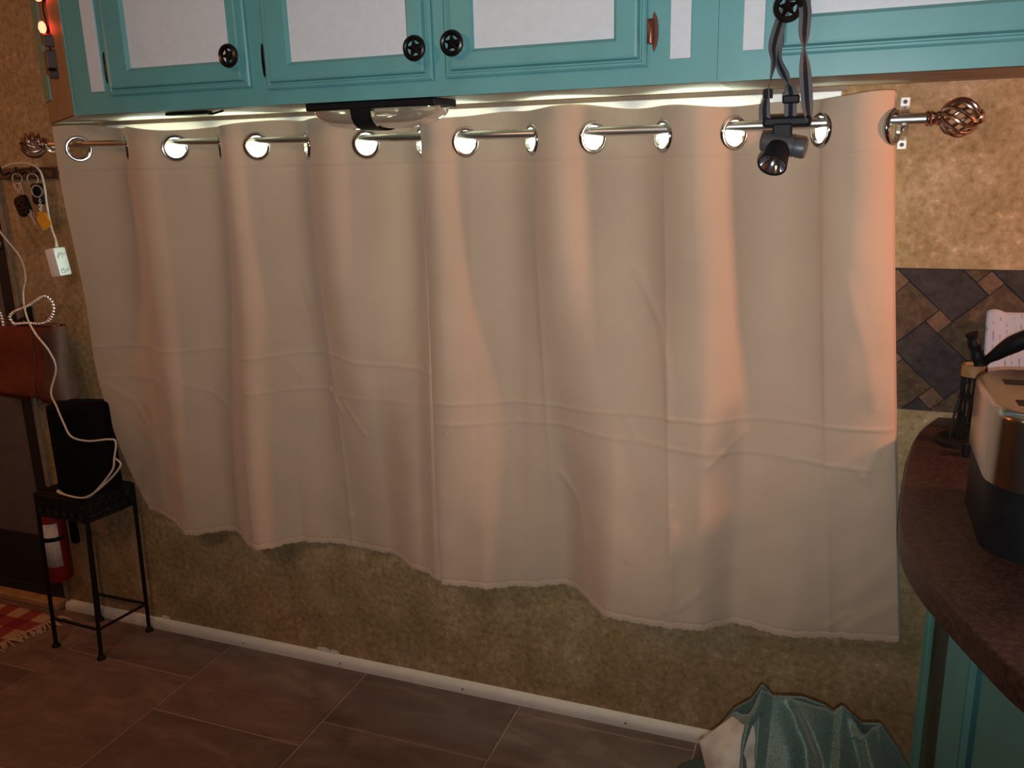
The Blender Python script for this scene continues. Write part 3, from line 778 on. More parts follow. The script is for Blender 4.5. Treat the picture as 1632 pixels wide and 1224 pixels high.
for i in range(-10, 20):
    for j in range(-12, 12):
        n0 = S0 + pv * i + qv * j
        if not (BX0 - 0.3 < n0.x < BX1 + 0.2 and BZ0 - 0.3 < n0.y < BZ1 + 0.3): continue
        Tt, R_, Bt, Lf = Vector((0, dd)), Vector((dd, 0)), Vector((0, -dd)), Vector((-dd, 0))
        piece([tuple(n0 + a) for a in (Tt, R_, Bt, Lf)], 'stone_copper', 0.0042, 0.0006)
        a, b, c_ = n0 + pv, n0 + pv + qv, n0 + qv
        if (i + j) % 2 == 0: piece([tuple(n0 + Bt), tuple(a + R_), tuple(b + Tt), tuple(c_ + Lf)], 'stone_brown', 0.003)
        else: piece([tuple(n0 + Tt), tuple(a + Lf), tuple(b + Bt), tuple(c_ + R_)], 'stone_dark', 0.003)

# ================================================================== COUNTER AND BASE CABINET
ct = [(0.205, -0.001), (0.161, -0.129), (0.132, -0.294), (0.114, -0.463), (0.1055, -0.576), (0.107, -0.672), (0.122, -0.761), (0.141, -0.824), (0.176, -0.921), (0.215, -1.010), (0.30, -1.13), (0.45, -1.24), (0.7, -1.3)]
ctp = [(p.x, p.y) for p in smoothpath([(x, y, 0) for x, y in ct], 5)]
outline = ctp + [(1.5, -1.3), (1.5, -0.001)]
bm = prism(bmesh.new(), outline, 'z', 0.868, 0.910, bevel=0.003)
tag(obj('countertop', bm, 'counter', smooth=True), 'dark brown laminate countertop with a rounded end', 'countertop')
bc = thing('base_cabinet', 'teal base cabinet under the rounded brown countertop', 'cabinet')
CX = 0.238
obj('body', prism(bmesh.new(), [(CX, -0.001), (CX, -0.35), (0.262, -0.42), (0.275, -0.43), (0.40, -0.90), (1.45, -0.98), (1.45, -0.001)], 'z', 0.001, 0.867), 'teal', bc)
def side_trim(y0, y1, th, z0=0.02, z1=0.862): return B(CX - th, CX, y0, y1, z0, z1, bevel=0.0025)
obj('wall_stile', prism(bmesh.new(), [(CX, -0.001), (CX - 0.016, -0.001), (CX - 0.010, -0.030), (CX, -0.036)], 'z', 0.02, 0.862), 'teal', bc)
obj('stile_bead', prism(bmesh.new(), [(CX, -0.037), (CX - 0.008, -0.037), (CX - 0.002, -0.052), (CX, -0.053)], 'z', 0.02, 0.862), 'teal', bc)
obj('inset_panel', side_trim(-0.335, -0.054, 0.002), M['green_dark'], bc)  # teal side panel; its grazing-angle shade is put in as dark green
obj('stile_bead', prism(bmesh.new(), [(CX, -0.338), (CX - 0.012, -0.345), (CX - 0.006, -0.358), (CX, -0.36)], 'z', 0.02, 0.862), 'teal', bc)
obj('front_stile', prism(bmesh.new(), [(CX + 0.02, -0.361), (CX - 0.012, -0.361), (CX + 0.013, -0.424), (0.262, -0.418)], 'z', 0.02, 0.862, bevel=0.0015), 'teal', bc)
obj('edge_bead', prism(bmesh.new(), [(0.262, -0.4195), (0.2525, -0.428), (0.262, -0.438), (0.272, -0.43)], 'z', 0.02, 0.862), 'teal', bc)
d0 = Vector((0.2775, -0.439)); d1 = Vector((0.3985, -0.895)); dn = Vector((-0.967, -0.256))
def face_poly(t0, t1, o0, o1): return [tuple(d0.lerp(d1, t) + dn * o) for t, o in ((t0, o0), (t1, o0), (t1, o1), (t0, o1))]
obj('door', prism(bmesh.new(), face_poly(0.02, 0.95, 0.0005, 0.010), 'z', 0.06, 0.84), 'teal', bc)

# small things on the counter
tz = 0.9102
def rounded_block(x0, x1, y0, y1, z0, z1, r, top_r=0.0, k=6):
    """rounded footprint with rounded top edge"""
    bm = bmesh.new(); rows = []
    lv = [(0, z0)] + ([(top_r * (1 - math.cos(a)), z1 - top_r + top_r * math.sin(a)) for a in [i * math.pi / 12 for i in range(7)]] if top_r else [(0, z1)])
    for ins, z in lv:
        rows.append([bm.verts.new((px, py, z)) for px, py in rrect(x0 + ins, x1 - ins, y0 + ins, y1 - ins, max(r - ins, 0.004), k)])
    for A, C in zip(rows[:-1], rows[1:]):
        n = len(A)
        for i in range(n): bm.faces.new((A[i], A[(i + 1) % n], C[(i + 1) % n], C[i]))
    bm.faces.new(rows[0][::-1]); bm.faces.new(rows[-1]); return bm
to = thing('toaster', 'black and brushed steel toaster on the brown counter', 'toaster')
obj('base', rounded_block(0.206, 0.516, -0.712, -0.425, tz, 1.012, 0.065), 'black_plastic', to, smooth=True)
obj('steel_shell', rounded_block(0.202, 0.520, -0.716, -0.421, 1.0122, 1.120, 0.068, 0.014), 'steel', to, smooth=True)
for y in (-0.64, -0.52):
    obj('slot', B(0.235, 0.455, y - 0.014, y + 0.014, 1.1195, 1.1208), 'black_plastic', to)
# utensil stand: round base, wire body, wooden collar
us = thing('utensil_holder', 'black wire utensil holder with a wooden collar beside the toaster', 'utensil holder')
ucx, ucy = 0.240, -0.170
m = bmesh.new(); lathe(m, [(0, 0), (0.050, 0), (0.050, 0.006), (0.044, 0.012), (0, 0.014)], 28, Matrix.Translation((ucx - 0.004, ucy, tz))); obj('base', m, 'black_metal', us, smooth=True)
for i in range(12):
    a = i * math.pi / 6
    obj('wire', T([(ucx + 0.020 * math.cos(a), ucy + 0.020 * math.sin(a), tz + 0.012), (ucx + 0.017 * math.cos(a + 0.4), ucy + 0.017 * math.sin(a + 0.4), 0.98), (ucx + 0.019 * math.cos(a + 0.8), ucy + 0.019 * math.sin(a + 0.8), 1.046)], 0.0019, 6), 'black_metal', us)
for z in (0.955, 1.0):
    obj('hoop', T([(ucx + 0.0185 * math.cos(i * math.pi / 12), ucy + 0.0185 * math.sin(i * math.pi / 12), z) for i in range(24)], 0.002, 6, closed=True), 'black_metal', us)
m = bmesh.new(); lathe(m, [(0.0175, 1.044), (0.0215, 1.044), (0.0215, 1.066), (0.0175, 1.066), (0.0175, 1.044)], 24, Matrix.Translation((ucx, ucy, 0))); obj('wooden_collar', m, 'wood_amber', us, smooth=True)
obj('prop_leg', T(smoothpath([(ucx - 0.018, ucy - 0.006, 1.0), (ucx - 0.026, ucy - 0.01, 0.96), (ucx - 0.030, ucy - 0.012, tz + 0.012)]), 0.0022, 6), 'black_metal', us)
ut = thing('utensil', 'black ribbed utensil handle sticking up from the wire holder', 'utensil')
pts = [Vector((ucx + 0.036, ucy, 0.985)).lerp(Vector((ucx - 0.010, ucy - 0.004, 1.124)), i / 24) for i in range(25)]
obj('handle', T(pts, [0.0108 + 0.0014 * math.sin(i * 1.6) if i > 9 else 0.004 for i in range(25)], 12), 'black_plastic', ut, smooth=True)
ld = thing('ladle', 'black curved ladle lying behind the toaster top', 'utensil')
lp = smoothpath([(ucx + 0.005, ucy + 0.006, 0.945), (ucx + 0.014, ucy - 0.002, 1.058), (0.275, -0.185, 1.092), (0.31, -0.20, 1.122), (0.36, -0.21, 1.142), (0.44, -0.22, 1.150)], 6)
obj('handle', T(lp, [0.0045 + 0.0125 * min(1, max(0, (i - 6) / 10)) for i in range(len(lp))], 12), 'black_plastic', ld, smooth=True)
sb = thing('small_black_box', 'small black box with a metal edge in front of the utensil holder', 'box')
obj('case', B(0.226, 0.262, -0.262, -0.232, tz, 0.938, bevel=0.003), 'black_plastic', sb); obj('metal_edge', B(0.234, 0.258, -0.2635, -0.262, tz + 0.001, tz + 0.004), 'chrome', sb)
# papers leaning on the backsplash
def paper(x0, x1, zt, lab, y_off, wav):
    nx, nz = 30, 24
    U, V = np.meshgrid(np.linspace(0, 1, nx), np.linspace(0, 1, nz), indexing='xy')
    topz = zt + wav * 0.006 * np.maximum(0, np.sin(U * 13.0 + 0.3))
    Z = tz + 0.001 + (topz - tz) * V; Y = -0.115 + y_off + 0.085 * V + 0.006 * np.sin(U * 2.5); X = x0 + (x1 - x0) * U
    o = obj('note_paper', gridmesh('note_paper', X, Y, Z), 'paper', smooth='full')
    sm = o.modifiers.new('thickness', 'SOLIDIFY'); sm.thickness = 0.0006; sm.offset = 0
    return tag(o, lab, 'paper', 'handwritten notes on the counter')
paper(0.270, 0.42, 1.142, 'white handwritten note with scalloped top edge leaning on the backsplash', 0.0, 1)
paper(0.292, 0.44, 1.075, 'smaller pale note in front of the scalloped note, behind the toaster', -0.012, 0)

# ================================================================== HEADLAMP
hl = thing('headlamp', 'black headlamp hanging by its grey striped strap from the cabinet knob', 'headlamp')
YH = -0.355
def strap(name, ctrl, wdt=0.020):
    P = smoothpath([(x, y, z) for x, y, z, a in ctrl], 8); A = np.interp(np.linspace(0, len(ctrl) - 1, len(P)), range(len(ctrl)), [c[3] for c in ctrl])
    so = obj(name, ribbon(bmesh.new(), P, wdt, A), 'grey_strap', hl)
    obj('stripe', ribbon(bmesh.new(), P, wdt * 0.36, A, 0.0022), 'black_strap', so)
r90 = math.pi / 2
strap('strap', [(-0.117, -0.327, 1.7065, 0.0), (-0.126, -0.327, 1.690, 0.0), (-0.134, -0.340, 1.660, 0.2), (-0.138, YH, 1.632, 0.75), (-0.136, YH, 1.612, 1.15), (-0.139, YH, 1.590, 1.5), (-0.143, YH - 0.004, 1.565, 1.75), (-0.147, YH - 0.004, 1.540, 2.6), (-0.146, YH - 0.004, 1.516, 2.9)])
strap('strap', [(-0.117, -0.325, 1.7070, 0.0), (-0.128, -0.325, 1.685, 0.0), (-0.134, -0.338, 1.650, -0.2), (-0.130, YH + 0.006, 1.615, -0.9), (-0.120, YH + 0.006, 1.592, -0.5), (-0.111, YH + 0.004, 1.575, -1.2), (-0.106, YH, 1.560, 0.0), (-0.105, YH - 0.002, 1.535, 0.0), (-0.104, YH - 0.004, 1.515, 0.0)])
strap('strap', [(-0.117, -0.329, 1.7075, 0.0), (-0.100, -0.331, 1.716, 0.0), (-0.091, -0.345, 1.690, 0.15), (-0.090, YH, 1.655, 0.5), (-0.089, YH, 1.630, 1.45), (-0.087, YH, 1.610, 0.9), (-0.084, YH, 1.585, 0.2), (-0.081, YH, 1.560, 0.1), (-0.078, YH, 1.535, 0.5), (-0.074, YH, 1.512, 1.3)])
bk = obj('strap_slider', B(-0.119, -0.091, YH - 0.008, YH + 0.006, 1.542, 1.556, bevel=0.003), 'black_plastic', hl)
obj('strap_knot', rounded_block(-0.151, -0.135, YH - 0.010, YH + 0.006, 1.552, 1.568, 0.006, 0.004), 'black_strap', hl, smooth=True)
obj('back_plate', B(-0.150, -0.070, YH - 0.008, YH + 0.010, 1.504, 1.522, bevel=0.005), 'black_plastic', hl)
obj('neck', B(-0.132, -0.100, YH - 0.016, YH + 0.004, 1.484, 1.510, bevel=0.003), 'black_plastic', hl)
ax = Vector((1, -0.12, -0.20)).normalized(); hc = Vector((-0.112, YH - 0.010, 1.474))
m = bmesh.new(); lathe(m, [(0, -0.037), (0.0155, -0.037), (0.0168, -0.034), (0.0168, 0.018), (0.0152, 0.0185), (0.0152, 0.0205), (0.0168, 0.021), (0.0168, 0.034), (0.0155, 0.037), (0, 0.037)], 26, frame(hc, ax)); obj('battery_tube', m, 'grey_plastic', hl, smooth=True)
la = Vector((-0.16, -0.62, -0.62)).normalized(); lc = hc + Vector((-0.008, -0.006, -0.004))
m = bmesh.new(); lathe(m, [(0, 0), (0.019, 0), (0.0205, 0.008), (0.0225, 0.024), (0.0245, 0.036), (0.0245, 0.041), (0.0225, 0.041), (0.0225, 0.037), (0.0215, 0.036)], 30, frame(lc, la)); hd = obj('lamp_head', m, 'black_plastic', hl, smooth=True)
m = bmesh.new(); lathe(m, [(0.0222, 0.0375), (0.017, 0.028), (0.010, 0.020), (0.004, 0.017), (0.004, 0.021), (0, 0.022)], 30, frame(lc, la)); obj('reflector', m, 'lamp_glass', hd, smooth=True)

# ================================================================== LEFT CORNER
# key rail
kr = thing('key_rail', 'dark wooden key rail on the wall left of the curtain', 'key rack')
obj('board', B(-2.395, -2.155, -0.016, -0.0004, 1.438, 1.472, bevel=0.003), 'dark_wood', kr)
for x in (-2.345, -2.283, -2.222):
    obj('hook', T(smoothpath([(x, -0.016, 1.458), (x, -0.034, 1.452), (x, -0.044, 1.460), (x, -0.044, 1.474)]), 0.0028, 8), 'knob', kr, smooth=True)
def ring_at(c, r, wr, nrm=(0, -1, 0)):
    mat = frame(c, nrm); return T([mat @ Vector((r * math.cos(i * math.pi / 12), r * math.sin(i * math.pi / 12), 0)) for i in range(24)], wr, 6, closed=True)
def key(parent, x, y, z, ang, L=0.05):
    mat = Matrix.Translation((x, y, z)) @ Matrix.Rotation(ang, 4, 'Y'); bm = bmesh.new()
    box(bm, -0.003, 0.003, -0.001, 0.001, -L, -0.016, mat=mat)
    lathe(bm, [(0.004, -0.001), (0.010, -0.001), (0.010, 0.001), (0.004, 0.001), (0.004, -0.001)], 14, mat @ Matrix.Translation((0, 0, -0.009)) @ Matrix.Rotation(math.pi / 2, 4, 'X'))
    return obj('key', bm, 'silver', parent)
k1 = thing('key_bunch', 'bunch of keys with a dark ornate charm on the left hook', 'keys', 'keys on the rail')
obj('key_ring', ring_at((-2.283, -0.046, 1.440), 0.015, 0.0012, (0.3, -1, 0)), 'silver', k1)
for a in (-0.25, 0.12): key(k1, -2.283 + a * 0.04, -0.046, 1.428, a, 0.055)
obj('chain', T(smoothpath([(-2.275, -0.046, 1.43), (-2.268, -0.046, 1.405), (-2.272, -0.046, 1.385)]), 0.0016, 6), 'silver', k1)
obj('charm', rounded_block(-0.026, 0.026, -0.030, 0.030, -0.005, 0.005, 0.016, 0.003), 'black_plastic', k1, smooth=True).matrix_local = Matrix.Translation((-2.278, -0.046, 1.362)) @ Matrix.Rotation(math.pi / 2, 4, 'X') @ Matrix.Rotation(0.35, 4, 'Z')
for dx, dz in ((-0.008, 0.002), (0.006, 0.012), (0.010, -0.010), (-0.004, -0.012)):
    obj('charm_ring', ring_at((-2.276 + dx, -0.0525, 1.360 + dz), 0.0075, 0.0012), 'copper', k1)
key(k1, -2.258, -0.049, 1.352, -0.45, 0.05)
k2 = thing('key_bunch', 'black car fob with silver ring and orange tag on the right hook', 'keys', 'keys on the rail')
obj('key_ring', ring_at((-2.222, -0.046, 1.438), 0.016, 0.0013, (0.35, -1, 0)), 'silver', k2)
obj('fob', rounded_block(-0.021, 0.021, -0.030, 0.030, -0.006, 0.006, 0.010, 0.003), 'black_plastic', k2, smooth=True).matrix_local = Matrix.Translation((-2.212, -0.044, 1.396)) @ Matrix.Rotation(math.pi / 2, 4, 'X')
m = bmesh.new(); lathe(m, [(0.0145, -0.002), (0.018, -0.002), (0.018, 0.003), (0.0145, 0.003), (0.0145, -0.002)], 26, frame((-2.200, -0.056, 1.404), (0.25, -1, 0))); obj('silver_disc_rim', m, 'silver', k2, smooth=True)
m = bmesh.new(); lathe(m, [(0, -0.003), (0.0145, -0.003), (0.0145, 0.001), (0, 0.002)], 26, frame((-2.200, -0.056, 1.404), (0.25, -1, 0))); obj('disc_face', m, 'black_plastic', k2, smooth=True)
for i in range(7): obj('chain_link', ring_at((-2.197 - i * 0.0004, -0.054, 1.382 - i * 0.0058), 0.0034, 0.0010, (1, -0.6, 0) if i % 2 else (-0.6, -1, 0)), 'silver', k2)
tagm = bmesh.new(); prism(tagm, rrect(-0.021, 0.021, -0.021, 0.021, 0.006), 'z', -0.0022, 0.0022, bevel=0.0008)
box(tagm, -0.007, 0.007, 0.019, 0.030, -0.0022, 0.0022)
obj('orange_tag', tagm, 'yellow', k2).matrix_local = Matrix.Translation((-2.196, -0.052, 1.318)) @ Matrix.Rotation(math.pi / 2, 4, 'X') @ Matrix.Rotation(0.45, 4, 'Z')
# adapter with its cord over the hook
ad = thing('power_adapter', 'white power adapter brick hanging on its cord beside the curtain', 'power adapter')
mat = Matrix.Translation((-2.163, -0.055, 1.200)) @ Matrix.Rotation(-0.15, 4, 'Y') @ Matrix.Rotation(1.55, 4, 'Z')
bm = bmesh.new(); box(bm, -0.021, 0.021, -0.019, 0.019, -0.041, 0.041, bevel=0.004, mat=mat); obj('case', bm, 'white_gloss', ad, smooth=True)
bm = bmesh.new(); box(bm, -0.015, 0.015, -0.0196, -0.0190, -0.034, 0.034, mat=mat); obj('rating_label', bm, 'adapter_label', ad)
obj('cord', T(smoothpath([(-2.165, -0.05, 1.236), (-2.170, -0.045, 1.262), (-2.180, -0.045, 1.30), (-2.178, -0.050, 1.36), (-2.174, -0.052, 1.42), (-2.184, -0.050, 1.460), (-2.214, -0.050, 1.480), (-2.262, -0.046, 1.484), (-2.315, -0.040, 1.480), (-2.36, -0.035, 1.466), (-2.40, -0.04, 1.43), (-2.425, -0.05, 1.36), (-2.40, -0.07, 1.29)]), 0.0030, 8), 'cord', ad, smooth=True)
obj('strain_relief', T([(-2.168, -0.048, 1.262), (-2.165, -0.050, 1.238)], [0.0032, 0.006], 10), 'cord', ad, smooth=True)
# second cord falling past the bag to the speaker
pc = thing('charger_cable', 'long white power cord hanging past the purse onto the speaker', 'cord')
obj('cord', T(smoothpath([(-2.40, -0.07, 1.35), (-2.33, -0.09, 1.285), (-2.272, -0.09, 1.218), (-2.262, -0.09, 1.162), (-2.284, -0.09, 1.106), (-2.255, -0.115, 1.05), (-2.190, -0.15, 1.005), (-2.140, -0.155, 0.955), (-2.118, -0.16, 0.905), (-2.135, -0.175, 0.838), (-2.093, -0.2, 0.804), (-2.074, -0.202, 0.757), (-2.051, -0.203, 0.718), (-1.993, -0.2, 0.709), (-1.915, -0.195, 0.720), (-1.900, -0.19, 0.710), (-1.915, -0.19, 0.66), (-1.930, -0.19, 0.622), (-2.00, -0.195, 0.552), (-2.045, -0.196, 0.5265), (-2.12, -0.192, 0.5245), (-2.165, -0.180, 0.53), (-2.15, -0.188, 0.525), (-2.04, -0.2, 0.530), (-1.955, -0.19, 0.585), (-1.900, -0.185, 0.640), (-1.925, -0.18, 0.658)], 8), 0.0028, 8), 'cord', pc, smooth=True)

# purse with bead handles
pu = thing('purse', 'brown leather purse with beaded handles hanging by the door', 'purse')
nu, nv = 40, 30
U, V = np.meshgrid(np.linspace(0, 2 * math.pi, nu), np.linspace(0, 1, nv), indexing='xy')
hw = 0.150 + 0.018 * V - 0.01 * np.sin(V * 3.1); hd_ = 0.030 + 0.020 * V
cxp = -2.315 - 0.012 * V; sgx = np.sign(np.cos(U)) * np.abs(np.cos(U)) ** 0.45; sgy = np.sign(np.sin(U)) * np.abs(np.sin(U)) ** 0.6
Zp = 1.012 - 0.235 * V + 0.008 * np.sin(U * 2) * V - 0.012 * V ** 4 * np.cos(U * 2)
endr = np.where(V > 0.93, np.sqrt(np.clip(1 - ((V - 0.93) / 0.0701) ** 2, 0, 1)), 1.0)
Xp = cxp + hw * sgx * (0.15 + 0.85 * endr) ; Yp = -0.075 + hd_ * sgy * endr + 0.003 * np.sin(9 * V + 2 * U)
obj('body', gridmesh('body', Xp, Yp, Zp), 'leather', pu, smooth='full')
obj('seam', T(smoothpath([(-2.248, -0.112, 1.010), (-2.244, -0.120, 0.93), (-2.250, -0.128, 0.85), (-2.256, -0.125, 0.785)]), 0.0022, 6), 'dark_wood', pu)
obj('zip_top', B(-2.44, -2.185, -0.088, -0.062, 1.008, 1.016, bevel=0.003), 'leather_dark', pu)
Ug, Vg = np.meshgrid(np.linspace(-1.15, 1.15, 24), np.linspace(0.02, 0.9, 26), indexing='xy')
hwg = (0.150 + 0.018 * Vg - 0.01 * np.sin(Vg * 3.1)) * 1.012; hdg = (0.030 + 0.020 * Vg) * 1.06
obj('gusset', gridmesh('gusset', -2.315 - 0.012 * Vg + hwg * np.sign(np.cos(Ug)) * np.abs(np.cos(Ug)) ** 0.45, -0.075 + hdg * np.sign(np.sin(Ug)) * np.abs(np.sin(Ug)) ** 0.6 + 0.003 * np.sin(9 * Vg + 2 * Ug), 1.012 - 0.235 * Vg + 0.008 * np.sin(Ug * 2) * Vg - 0.012 * Vg ** 4 * np.cos(Ug * 2)), 'leather_dark', pu, smooth='full')
obj('side_ring', ring_at((-2.195, -0.10, 0.992), 0.011, 0.0018, (0.4, -1, 0.2)), 'nickel', pu)
hp = smoothpath([(-2.325, -0.10, 1.012), (-2.338, -0.102, 1.036), (-2.316, -0.102, 1.054), (-2.27, -0.10, 1.070), (-2.232, -0.10, 1.086), (-2.195, -0.10, 1.103), (-2.176, -0.10, 1.104), (-2.159, -0.10, 1.088), (-2.158, -0.10, 1.066), (-2.172, -0.10, 1.042), (-2.194, -0.10, 1.028), (-2.222, -0.102, 1.022), (-2.270, -0.104, 1.022), (-2.326, -0.104, 1.016)], 10)
hd1 = obj('handle_cord', T(hp, 0.0036, 8), 'plum', pu, smooth=True)
def beads(path, parent, spacing, r):
    d = 0.0; last = None
    m = bmesh.new(); bmesh.ops.create_icosphere(m, subdivisions=2, radius=r); me = bpy.data.meshes.new('bead'); m.to_mesh(me); m.free(); me.shade_smooth(); me.materials.append(M['bead'])
    for p in path:
        if last is None or (p - last).length >= spacing:
            o = bpy.data.objects.new('bead', me); COL.objects.link(o); o.parent = parent; o.location = p + Vector((0, -0.002, 0)); last = p.copy()
def dense(path, k=6):
    out = []
    for a, b in zip(path[:-1], path[1:]): out += [a.lerp(b, i / k) for i in range(k)]
    return out
beads(dense(hp), hd1, 0.0096, 0.0050)
hp2 = smoothpath([(-2.372, -0.10, 1.010), (-2.375, -0.10, 1.04), (-2.388, -0.10, 1.07), (-2.42, -0.10, 1.09), (-2.46, -0.10, 1.07), (-2.47, -0.10, 1.01)], 10)
hd2 = obj('handle_cord', T(hp2, 0.0036, 8), 'plum', pu, smooth=True); beads(dense(hp2), hd2, 0.0096, 0.0055)
pk = bpy.data.objects  # (hook the purse hangs from)
hk = thing('coat_hook', 'black coat hook holding the purse at the door edge', 'hook')
obj('plate', B(-2.40, -2.365, -0.006, -0.0004, 0.985, 1.06, bevel=0.002), 'black_metal', hk)
obj('prong', T(smoothpath([(-2.382, -0.006, 1.02), (-2.382, -0.05, 1.012), (-2.382, -0.075, 1.025)]), 0.005, 8), 'black_metal', hk, smooth=True)

# plant stand (iron) with lattice apron
st = thing('iron_stand', 'small black iron plant stand with scrollwork apron under the speaker', 'plant stand')
tc = {'f': (-2.050, -0.193), 'l': (-2.250, -0.190), 'r': (-2.026, -0.032), 'b': (-2.232, -0.032)}
ft = {'f': (-2.061, -0.215), 'l': (-2.257, -0.206), 'r': (-2.040, -0.036), 'b': (-2.250, -0.036)}
ZS = 0.520
bm = prism(bmesh.new(), [tc['l'], tc['f'], tc['r'], tc['b']], 'z', ZS - 0.014, ZS, bevel=0.003); obj('top', bm, 'black_metal', st)
for k in 'flrb':
    t0 = Vector((*tc[k], ZS - 0.006)); f0 = Vector((*ft[k], 0.004))
    lg = obj('leg', T([t0, f0], 0.0062, 10), 'black_metal', st, smooth=True)
    m = bmesh.new(); lathe(m, [(0, 0.0005), (0.013, 0.0005), (0.013, 0.005), (0.008, 0.012), (0.0062, 0.014)], 14, Matrix.Translation((*ft[k], 0))); obj('foot', m, 'black_metal', lg, smooth=True)
def at_z(k, z):
    t0 = Vector((*tc[k], ZS)); f0 = Vector((*ft[k], 0)); return f0.lerp(t0, z / ZS)
for a, b in (('l', 'f'), ('f', 'r'), ('r', 'b')):
    obj('stretcher', T([at_z(a, 0.098), at_z(b, 0.098)], 0.0045, 8), 'black_metal', st)
for a, b in (('l', 'f'), ('f', 'r'), ('r', 'b'), ('b', 'l')):
    bm = bmesh.new()
    A0, A1 = at_z(a, 0.448), at_z(b, 0.448); B0, B1 = at_z(a, 0.508), at_z(b, 0.508)
    tube(bm, [A0, A1], 0.0055, 8); tube(bm, [B0, B1], 0.0055, 8)
    # scrollwork between the rails
    def pt(u, v): return (A0.lerp(A1, u)).lerp(B0.lerp(B1, u), v)
    n = 6
    for i in range(n):
        u0 = (i + 0.5) / n
        for ru, rv, off in ((0.07, 0.38, 0), (0.034, 0.18, 1)):
            tube(bm, [pt(u0 + ru * math.cos(t * math.pi / 8), 0.5 + rv * math.sin(t * math.pi / 8)) for t in range(16)], 0.0042, 6, closed=True)
        tube(bm, [pt(i / n, 0.05), pt((i + 0.5) / n, 0.5), pt((i + 1) / n, 0.95)], 0.0032, 6); tube(bm, [pt(i / n, 0.95), pt((i + 0.5) / n, 0.5), pt((i + 1) / n, 0.05)], 0.0032, 6)
    obj('scroll_apron', bm, 'black_metal', st)
# speaker
sp = thing('speaker', 'black fabric covered speaker standing on the iron stand', 'speaker')
rotm = Matrix.Translation((-2.108, -0.112, 0)) @ Matrix.Rotation(0.28, 4, 'Z')
bm = rounded_block(-0.086, 0.086, -0.052, 0.052, ZS + 0.006, 0.790, 0.034, 0.012); bmesh.ops.transform(bm, matrix=rotm, verts=bm.verts); obj('cloth_body', bm, 'black_cloth', sp, smooth=True)
bm = rounded_block(-0.080, 0.080, -0.046, 0.046, ZS + 0.0003, ZS + 0.006, 0.03); bmesh.ops.transform(bm, matrix=rotm, verts=bm.verts); obj('foot_pad', bm, 'black_plastic', sp)

# fire extinguisher on the door edge
fe = thing('fire_extinguisher', 'small red fire extinguisher with white label behind the iron stand', 'fire extinguisher')
ex, ey = -2.362, -0.062; er = 0.040
m = bmesh.new(); lathe(m, [(0, 0.150), (er - 0.006, 0.150), (er, 0.158), (er, 0.390), (er * 0.85, 0.412), (er * 0.45, 0.428), (0.013, 0.432), (0.013, 0.445), (0, 0.445)], 30, Matrix.Translation((ex, ey, 0))); obj('cylinder', m, 'red_paint', fe, smooth=True)
def lab(z0, z1, a0, a1, r, name, mat):
    bm = bmesh.new(); rows = []
    for i in range(17):
        a = a0 + (a1 - a0) * i / 16; rows.append([bm.verts.new((ex + r * math.cos(a), ey + r * math.sin(a), z)) for z in (z0, z1)])
    for A, C in zip(rows[:-1], rows[1:]): bm.faces.new((A[0], C[0], C[1], A[1]))
    o = obj(name, bm, mat, fe, smooth='full'); sm = o.modifiers.new('thickness', 'SOLIDIFY'); sm.thickness = 0.0006; return o
lab(0.208, 0.358, math.radians(240), math.radians(340), er + 0.0008, 'label', 'ext_label')
lab(0.298, 0.312, math.radians(180), math.radians(360), er + 0.003, 'strap', 'black_plastic')
bm = bmesh.new(); box(bm, ex - 0.012, ex + 0.012, ey - 0.012, ey + 0.012, 0.4455, 0.470, bevel=0.003); obj('valve', bm, 'black_plastic', fe)
obj('lever', T([(ex - 0.005, ey, 0.466), (ex + 0.03, ey - 0.03, 0.476), (ex + 0.05, ey - 0.05, 0.478)], 0.004, 8), 'black_metal', fe)
obj('wall_bracket', B(ex + 0.02, ex + 0.04, -0.02, -0.0004, 0.26, 0.42, bevel=0.002), 'black_metal', fe)

# rug with fringe
rg = thing('rug', 'red and cream plaid woven rug with fringe in front of the door', 'rug')
nu, nv = 60, 40
U, V = np.meshgrid(np.linspace(0, 1, nu), np.linspace(0, 1, nv), indexing='xy')
ca, cb, cc_, cdn = np.array((-3.25, -0.045)), np.array((-2.385, -0.070)), np.array((-2.50, -0.56)), np.array((-3.30, -0.62))
PX = (1 - V) * ((1 - U) * ca[0] + U * cb[0]) + V * ((1 - U) * cdn[0] + U * cc_[0]); PY = (1 - V) * ((1 - U) * ca[1] + U * cb[1]) + V * ((1 - U) * cdn[1] + U * cc_[1])
PZ = 0.0065 + 0.004 * vnoise(PX, PY, 14, 9)
o = obj('weave', gridmesh('weave', PX, PY, np.maximum(PZ, 0.004)), 'rug', rg, smooth='full'); sm = o.modifiers.new('thickness', 'SOLIDIFY'); sm.thickness = 0.006; sm.offset = -1
bm = bmesh.new()
for i in range(90):
    t = i / 89; e = cb + (cc_ - cb) * t; L = random.uniform(0.03, 0.055); an = random.uniform(-0.5, 0.5)
    dx, dy = math.cos(an) * L, math.sin(an) * L - 0.01
    tube(bm, [(e[0] - 0.004, e[1], 0.0085), (e[0] + dx * 0.5, e[1] + dy * 0.5, 0.0075), (e[0] + dx, e[1] + dy, 0.003)], [0.0032, 0.0026, 0.0016], 5)
tag(obj('fringe', bm, 'fringe', rg), kind='stuff')

